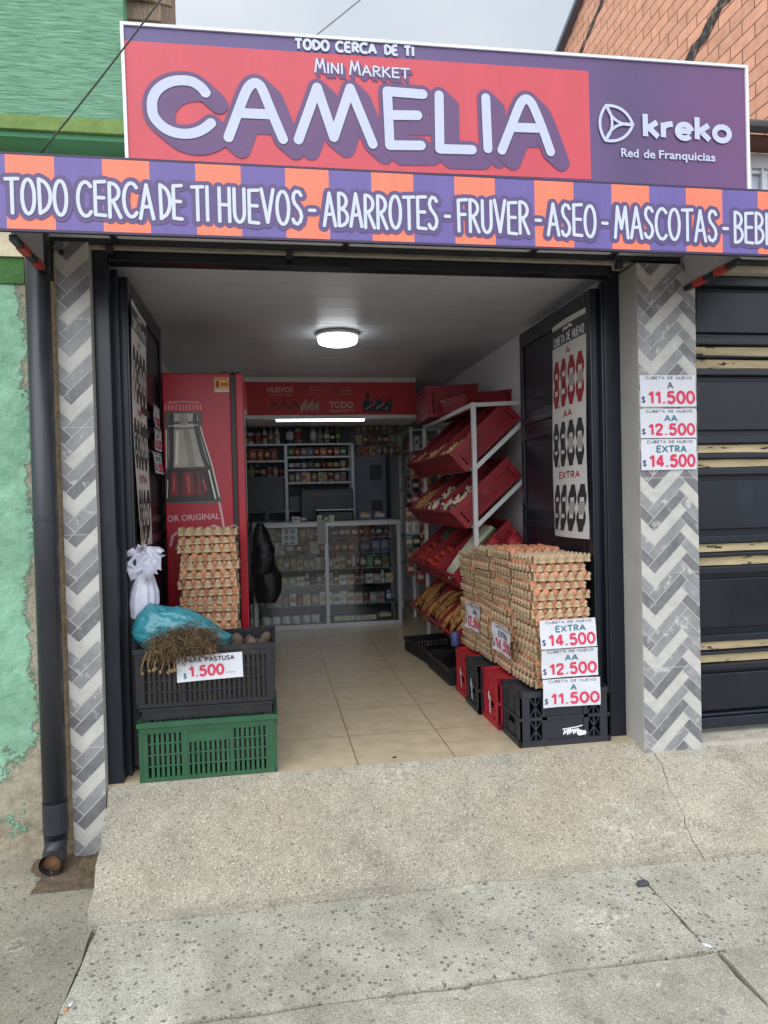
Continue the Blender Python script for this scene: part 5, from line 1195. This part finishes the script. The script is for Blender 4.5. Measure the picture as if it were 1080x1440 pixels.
goods(.43, .64, 4.24, 1.803, .18, [BT(['white', 'grey'], .06, .17), CN(['blue', 'grey'], .07, .165)], 'top of the back shelf, middle')
goods(.70, .80, 4.24, 1.803, .18, [BT(['green'], .048, .17, 'soft drink bottle')], 'top right of the back shelf')
goods(.645, .695, 4.24, 1.803, .16, [BT(['black'], .046, .15)], 'top of the back shelf beside green bottles')
for z, nm, ks in ((1.67, 'first shelf', [BX(['white', 'red', 'blue', 'cream'], .062, .09), PK(['red', 'brown', 'green'], .06, .095)]), (1.538, 'second shelf', [CN(['white', 'blue', 'grey'], .07, .09), CN(['black', 'blue'], .06, .085)]), (1.403, 'third shelf', [CN(['grey', 'cream', 'brown'], .062, .095), BX(['cream', 'yellow', 'grey'], .045, .1)])):
    goods(.20, .84, 4.23, z, .105, ks, '%s behind the counter' % nm)
for z, nm, ks in ((1.633, 'first shelf', [BX(['red', 'cream', 'white'], .07, .12), PK(['red', 'orange'], .06, .12)]), (1.468, 'second shelf', [BT(['black', 'grey', 'brown'], .05, .12), CN(['grey', 'black'], .055, .1)])):
    goods(-.26, .155, 4.23, z, .13, ks, '%s behind the monitor' % nm)
goods(.21, .44, 4.22, 1.118, .16, [('stack', ['grey', 'cream'], .2, .15, .2, 'pile of flat boxes')], 'low back shelf')
# grey cupboard and packets pinned on the wall to its right
cp = thing('grey_cupboard', 'plain grey cupboard with two dark openings behind the counter', 'cupboard', (1.05, 4.5, 0))
MB().box(-.15, .20, -.12, .25, 0, 1.70).build('cabinet', mat('dim_grey_panel', lin(106, 112, 126), .5, .06), cp, bevel=.004); MB().box(.02, .15, -.124, -.1205, 1.42, 1.58).build('opening', M_BLACK, cp); MB().box(.03, .15, -.124, -.1205, 1.05, 1.2).build('opening', M_BLACK, cp)
MB().box(.205, .24, -.14, .25, 0, 1.78).build('side_post', M_NAVY, cp)
for r_, z in enumerate((2.02, 1.90, 1.78)):
    goods(.93, 1.40, 4.36, z - .10, .11, [PK(['red', 'brown', 'orange', 'cream'], .065, .10, 'hanging packet'), PK(['grey', 'brown'], .05, .10, 'hanging packet')], '%s row pinned above the grey cupboard' % od(r_), .012)
# side shelf at the far right
ss = thing('side_shelf', 'narrow white shelf of bottles at the far right wall', 'shelf', (1.58, 3.98, 0))
for x, y in ((-.16, -.10), (-.16, .55), (.13, -.10), (.13, .55)): MB().box(x, x + .025, y, y + .025, 0, 1.93).build('upright', M_WHITE, ss)
for z in (.5, .8, 1.1, 1.30, 1.50, 1.70, 1.90): MB().box(-.157, .13, -.074, .55, z, z + .015).build('shelf_board', M_WHITE, ss)
for i, z in enumerate((1.115, 1.315, 1.515, 1.715)):
    goods(3.95, 4.5, 1.50, z, .15, [BT(['cream', 'grey', 'white'], .06, .15), BX(['red', 'cream', 'brown'], .05, .13)], '%s level, aisle side of the white side shelf' % od(i), side=-math.pi / 2)
    goods(1.475, 1.70, 3.95, z, .15, [BT(['cream', 'grey'], .055, .15), BX(['red', 'white', 'brown'], .05, .13)], '%s level, street end of the white side shelf' % od(i))
# strips of hanging packets in the dark aisle
for s_, (x, y, zt, n_) in enumerate(((1.34, 3.30, 1.55, 7), (1.42, 3.24, 1.50, 7), (1.30, 3.42, 1.15, 6), (1.38, 3.34, .95, 5))):
    t = MB(); t.tube([(x, y + .006, zt + .12), (x, y + .006, zt - .13 * n_)], .003, 6); o = t.build('hanging_strip', M_BLACK); tag(o, '%s hanging strip of snack packets in the dark aisle by the counter' % od(s_), 'strip')
    for k in range(n_):
        c = rg.choice(['red', 'black', 'grey', 'brown', 'white', 'orange']); q = ('packet', .075, .12, c, 'cream')
        if q not in _gm: _gm[q] = good_mesh('packet', .075, .12, .04, c, 'cream')
        e = bpy.data.objects.new('packet', _gm[q]); COL.objects.link(e); e.location = (x, y - .02, zt - .13 * k - .02); e.rotation_euler = (0, 0, R(rg.uniform(-14, 14)))
        tag(e, '%s snack packet down the %s hanging strip in the aisle' % (od(k), od(s_)), 'packet', 'snack packets on hanging strips')

# ============================================================ PRODUCE RACK
M_RK = mat('rack_white', lin(206, 206, 206), .4, .08, 6)
rk = thing('produce_rack', 'white steel rack with tilted red crates of produce along the right wall', 'rack', (1.33, 1.30, 0))
TZ = [1.40, 1.02, .60, .20]; RY = 1.50; DEP = .37; ANG = 42
for y in (0, RY):
    MB().box(-.014, .014, y - .014, y + .014, 0, 1.83).build('upright', M_RK, rk); MB().box(DEP - .014, DEP + .014, y - .014, y + .014, 0, 2.0).build('upright', M_RK, rk)
    MB().bar((.0145, y, 1.815), (DEP - .0145, y, 1.83), .026, .026).build('rail', M_RK, rk)
MB().box(-.0135, .0135, .0145, RY - .0145, 1.802, 1.829).build('rail', M_RK, rk)
for z in TZ:
    MB().box(-.013, .013, .0145, RY - .0145, z - .013, z + .013).build('rail', M_RK, rk)
    for y in (0, RY): MB().bar((.0, y - .018 if y == 0 else y + .018, z), (DEP, y - .018 if y == 0 else y + .018, z + DEP * math.tan(R(ANG))), .006, .028).build('rail', M_RK, rk)
CL, CWD, CH = .52, .47, .16
rc = produce_crate(CL, CWD, CH, dx=.0122, rows=3, panel=False).mesh('produce_crate', M_RCR)
M_ONI = mat('onion_skin', lin(196, 150, 92), .5, .2, 12, randv=.15); M_WON = mat('white_onion', lin(224, 206, 178), .45, .1, 12); M_RON = mat('red_onion', lin(96, 32, 48), .4, .2, 12); M_TOM = mat('tomato', lin(176, 50, 36), .35, .15, 8); M_GAR = mat('garlic', lin(206, 176, 130), .7, .15, 14, randv=.12)
M_PLT = mat('ripe_plantain', lin(170, 120, 62), .6, .3, 12, col2=lin(70, 46, 30), c2pos=(.55, .62), c2scale=18); M_LEEK = mat('leek_pale', lin(206, 206, 180), .5, .1); M_GRN = mat('leafy', lin(80, 104, 66), .7, .3, 12); M_MEL = mat('melon_green', lin(70, 104, 78), .45, .4, 9, stretch=(6, 6, 1))
ON = MB().lathe([(.002, -.03), (.02, -.027), (.033, -.012), (.035, .002), (.028, .02), (.012, .031), (.004, .042), (.002, .046)], n=12)
onM = {k: ON.mesh('onion', m, True) for k, m in (('yellow onion', M_ONI), ('white onion', M_WON), ('red onion', M_RON))}
tomM = MB().ball((0, 0, 0), (.035, .035, .029), 12, 8, .03, 2).mesh('tomato', M_TOM, True)
garM = MB().lathe([(.002, -.022), (.018, -.020), (.025, -.006), (.02, .01), (.007, .02), (.004, .034)], n=9).mesh('garlic_bulb', M_GAR, True)
def plant_mesh():
    mb = MB(); pts = [(.0 + .13 * math.sin(R(-60 + 120 * i / 8)), 0, .07 * math.cos(R(-60 + 120 * i / 8))) for i in range(9)]
    mb.tube(pts, [.006, .013, .018, .020, .0205, .020, .018, .013, .006], 8); return mb.mesh('plantain', M_PLT, True)
plM = plant_mesh()
qr = random.Random(9); TIER = ['top', 'second', 'third', 'lowest']
ca, sa = math.cos(R(ANG)), math.sin(R(ANG))
def local(tier, cy, a, b, c):
    """a along the slope from the front edge, b along the aisle, c off the crate floor"""
    x0, z0 = 1.33 - .045, TZ[tier] - .025; return (x0 + a * ca - c * sa, cy + b, z0 + a * sa + c * ca)
COLN = ['near', 'middle', 'far']
for t_ in range(4):
    for j in range(3):
        cy = 1.30 + .262 + j * .488; ang = ANG
        o = bpy.data.objects.new('produce_crate', rc); COL.objects.link(o); o.location = local(t_, cy, CL / 2, 0, .012); o.rotation_euler = (0, R(-ANG), 0)
        tag(o, 'tilted red crate, %s one on the %s tier of the white rack' % (COLN[j], TIER[t_]), 'crate', 'red produce crates on the rack')
        if t_ == 3:
            for q in range(9):
                e = bpy.data.objects.new('plantain', plM); COL.objects.link(e); e.location = local(t_, cy, .09 + .035 * (q % 5) + qr.uniform(-.01, .01), -.13 + .13 * (q % 3) + qr.uniform(-.02, .02), .075 + .012 * (q % 3)); e.rotation_euler = (qr.uniform(-.4, .4), R(-ANG) + qr.uniform(-.3, .3), qr.uniform(-.5, .5))
                tag(e, 'ripe brown plantain in the %s crate on the lowest rack tier' % COLN[j], 'plantain', 'plantains in the %s lowest crate' % COLN[j])
            continue
        nA, nB = (6, 8) if t_ < 2 else (4, 6)
        for a in range(nA):
            for b in range(nB):
                if t_ == 0: nm, me = 'garlic bulb', garM
                elif t_ == 1: nm = ('white onion' if (a + b) % 3 else 'red onion') if j < 2 else 'yellow onion'; me = onM[nm]
                else: nm, me = 'tomato', tomM
                if t_ == 2 and j == 0: continue
                if t_ == 2 and qr.random() < .25: continue
                e = bpy.data.objects.new(nm.replace(' ', '_'), me); COL.objects.link(e)
                e.location = local(t_, cy, .05 + .056 * a + qr.uniform(-.012, .012), -.19 + .38 * b / (nB - 1) + qr.uniform(-.012, .012), .120 - .008 * a + qr.uniform(0, .026)); e.rotation_euler = (qr.uniform(-.6, .6), R(-ANG / 2) + qr.uniform(-.6, .6), qr.uniform(0, 6))
                tag(e, '%s %s from street, row %s up, %s crate of the %s rack tier' % (od(b), nm, od(a).replace('first', 'one').replace('second', 'two').replace('third', 'three').replace('fourth', 'four').replace('fifth', 'five'), COLN[j], TIER[t_]), nm.split()[-1] if nm != 'garlic bulb' else 'garlic', 'produce in the %s crate of the %s tier' % (COLN[j], TIER[t_]))
# leeks lying in the near crate of the third tier
for k in range(11):
    mb = MB(); p0 = Vector(local(2, 1.562, -.02 + .004 * k, -.12 + .02 * k, .13)); p1 = Vector(local(2, 1.562, .44, -.16 + .03 * k, .17 + .01 * (k % 3))); mb.tube([p0, p0.lerp(p1, .3) + Vector((0, 0, .01)), p1], [.010, .009, .012], 8)
    e = mb.build('leek', M_LEEK if k % 3 else M_GRN, None, True); tag(e, '%s long pale leek from street in the third-tier crate' % od(k), 'leek', 'leeks in the third-tier crate')
mb = MB(); mb.ball((1.46, 2.38, .86), (.085, .085, .105), 20, 14, .01, 3); e = mb.build('melon', M_MEL, None, True); tag(e, 'striped green melon among the crates of the third rack tier', 'melon')
# empty crates lying on top of the rack
for i, (x, y, z, rz, ry, dm) in enumerate(((1.44, 2.44, 1.850, -3, -3, (.40, .60, .235)), (1.52, 1.86, 1.862, 12, -7, (.36, .40, .10)))):
    o = produce_crate(*dm, dx=.0122, rows=3, panel=False).build('produce_crate', M_RCR, None, loc=(x, y, z), rot=(R(1), R(ry), R(rz))); tag(o, ('large empty red crate standing on the far half of the rack top', 'shallow empty red crate on the rack top nearer the door')[i], 'crate', 'empty red crates on the rack top')
# low black trays on the floor in front of the rack
for i, (x, y, h, rz) in enumerate(((1.30, 1.50, .115, 2), (1.27, 2.10, .11, 8))):
    o = produce_crate(.40, .56, h, dx=.026, rows=2, panel=False).build('floor_tray', M_BCR, None, loc=(x, y, .003), rot=(0, 0, R(rz))); tag(o, ('low black crate on the floor beside the bottle crates', 'low black crate on the floor further in along the rack')[i], 'crate', 'low black crates under the rack')
# red net bags behind the eggs and a small blue can
for i, (x, y, z, r) in enumerate(((1.52, 1.10, .905, .06), (1.44, 1.26, .90, .045))):
    mb = MB(); mb.ball((x, y, z), (r, r, r * 1.1), 16, 10, .08, i); mb.tube([(x, y, z + r), (x + .01, y, z + r * 1.7)], [.014, .004], 8); e = mb.build('net_bag', mat('red_net', lin(150, 34, 40), .7, .3, 40, bump=.6, bscale=90), None, True); tag(e, ('larger red net bag standing behind the open egg tray', 'smaller red net bag behind the eggs by the rack')[i], 'bag')
bc = MB().lathe([(.024, 0), (.027, .006), (.027, .085), (.022, .092)], n=14); e = bc.build('drink_can', GM['blue'], None, True, loc=(1.14, 1.17, .27)); tag(e, 'small blue can wedged beside the innermost bottle crate', 'can')
# litter
lt = random.Random(2)
def bit(name, label, cat, p, size, m, rz):
    mb = MB(); mb.grid(lambda u, v: ((u - .5) * size[0], (v - .5) * size[1], .002 + .004 * math.sin(u * 3.1) * math.sin(v * 3.0 + .4)), 4, 4); mb.grid(lambda u, v: ((.5 - u) * size[0], (v - .5) * size[1], .0005), 4, 4)
    tag(mb.build(name, m, None, True, loc=p, rot=(0, 0, rz)), label, cat)
bit('dry_leaf', 'small dry leaf on the floor tiles at the threshold', 'leaf', (.545, .06, .001), (.022, .014), mat('dry_leaf', lin(110, 70, 44), .9, .2), .4)
cb = MB().tube([(0, 0, .004), (.028, 0, .004)], .0038, 8); cb.mi = 1; cb.tube([(-.018, 0, .004), (-.0005, 0, .004)], .0039, 8); o = cb.build('cigarette_butt', [M_PAPER, mat('filter', lin(196, 130, 84), .9, .1)], None, True, loc=(-.638, -.975, GZ), rot=(0, 0, 1.2)); tag(o, 'cigarette butt lying in the pavement joint on the left', 'litter')
bit('paper_scrap', 'pale scrap lying where the pavement joints meet', 'litter', (1.392, -1.075, GZ), (.03, .012), M_PAPER, 2.2)
st = MB().ball((0, 0, .010), (.022, .018, .013), 10, 7, .16, 4); o = st.build('stone', mat('dark_stone', lin(70, 70, 74), .9, .2, 12), None, True, loc=(1.372, -.70, GZ)); tag(o, 'small dark stone on the pavement beside the joint', 'stone')
gr = MB()
for k in range(240):
    x = -.66 - abs(lt.gauss(0, .10)); y = -.06 - abs(lt.gauss(0, .05)) ; 
    if abs(x + .918) < .06 and y > -.16: continue
    p = Vector((x, y, GZ - .003)); q = p + Vector((lt.uniform(-.02, .02), lt.uniform(-.02, .02), lt.uniform(.006, .03))); gr.tube([p, (p + q) / 2 + Vector((.002, 0, .004)), q], [.0011, .0009, .0004], 4, False)
o = gr.build('dry_grass', mat('dry_grass', lin(150, 134, 96), .95, .3, 20)); o['kind'] = 'stuff'; tag(o, 'wisps of dry grass around the foot of the pillar and drainpipe', 'grass')
so = MB(); so.grid(lambda u, v: (lambda x, y: (x, y, GZ + .0015 + .014 * max(0, 1 - ((x + .73) / .30) ** 2 - ((y + .02) / .20) ** 2) * (1 + .3 * math.sin(x * 60) * math.sin(y * 70)) - .0045 * (1 if ((x + .73) / .30) ** 2 + ((y + .02) / .20) ** 2 > 1 else 0)))(-1.06 + .40 * u, -.28 + .28 * v), 40, 28)
o = so.build('soil', mat('dark_soil', lin(96, 82, 66), .95, .4, 30, bump=.8, bscale=80), None, True); o['kind'] = 'stuff'; tag(o, 'dark soil gathered at the foot of the tiled pillar', 'soil')
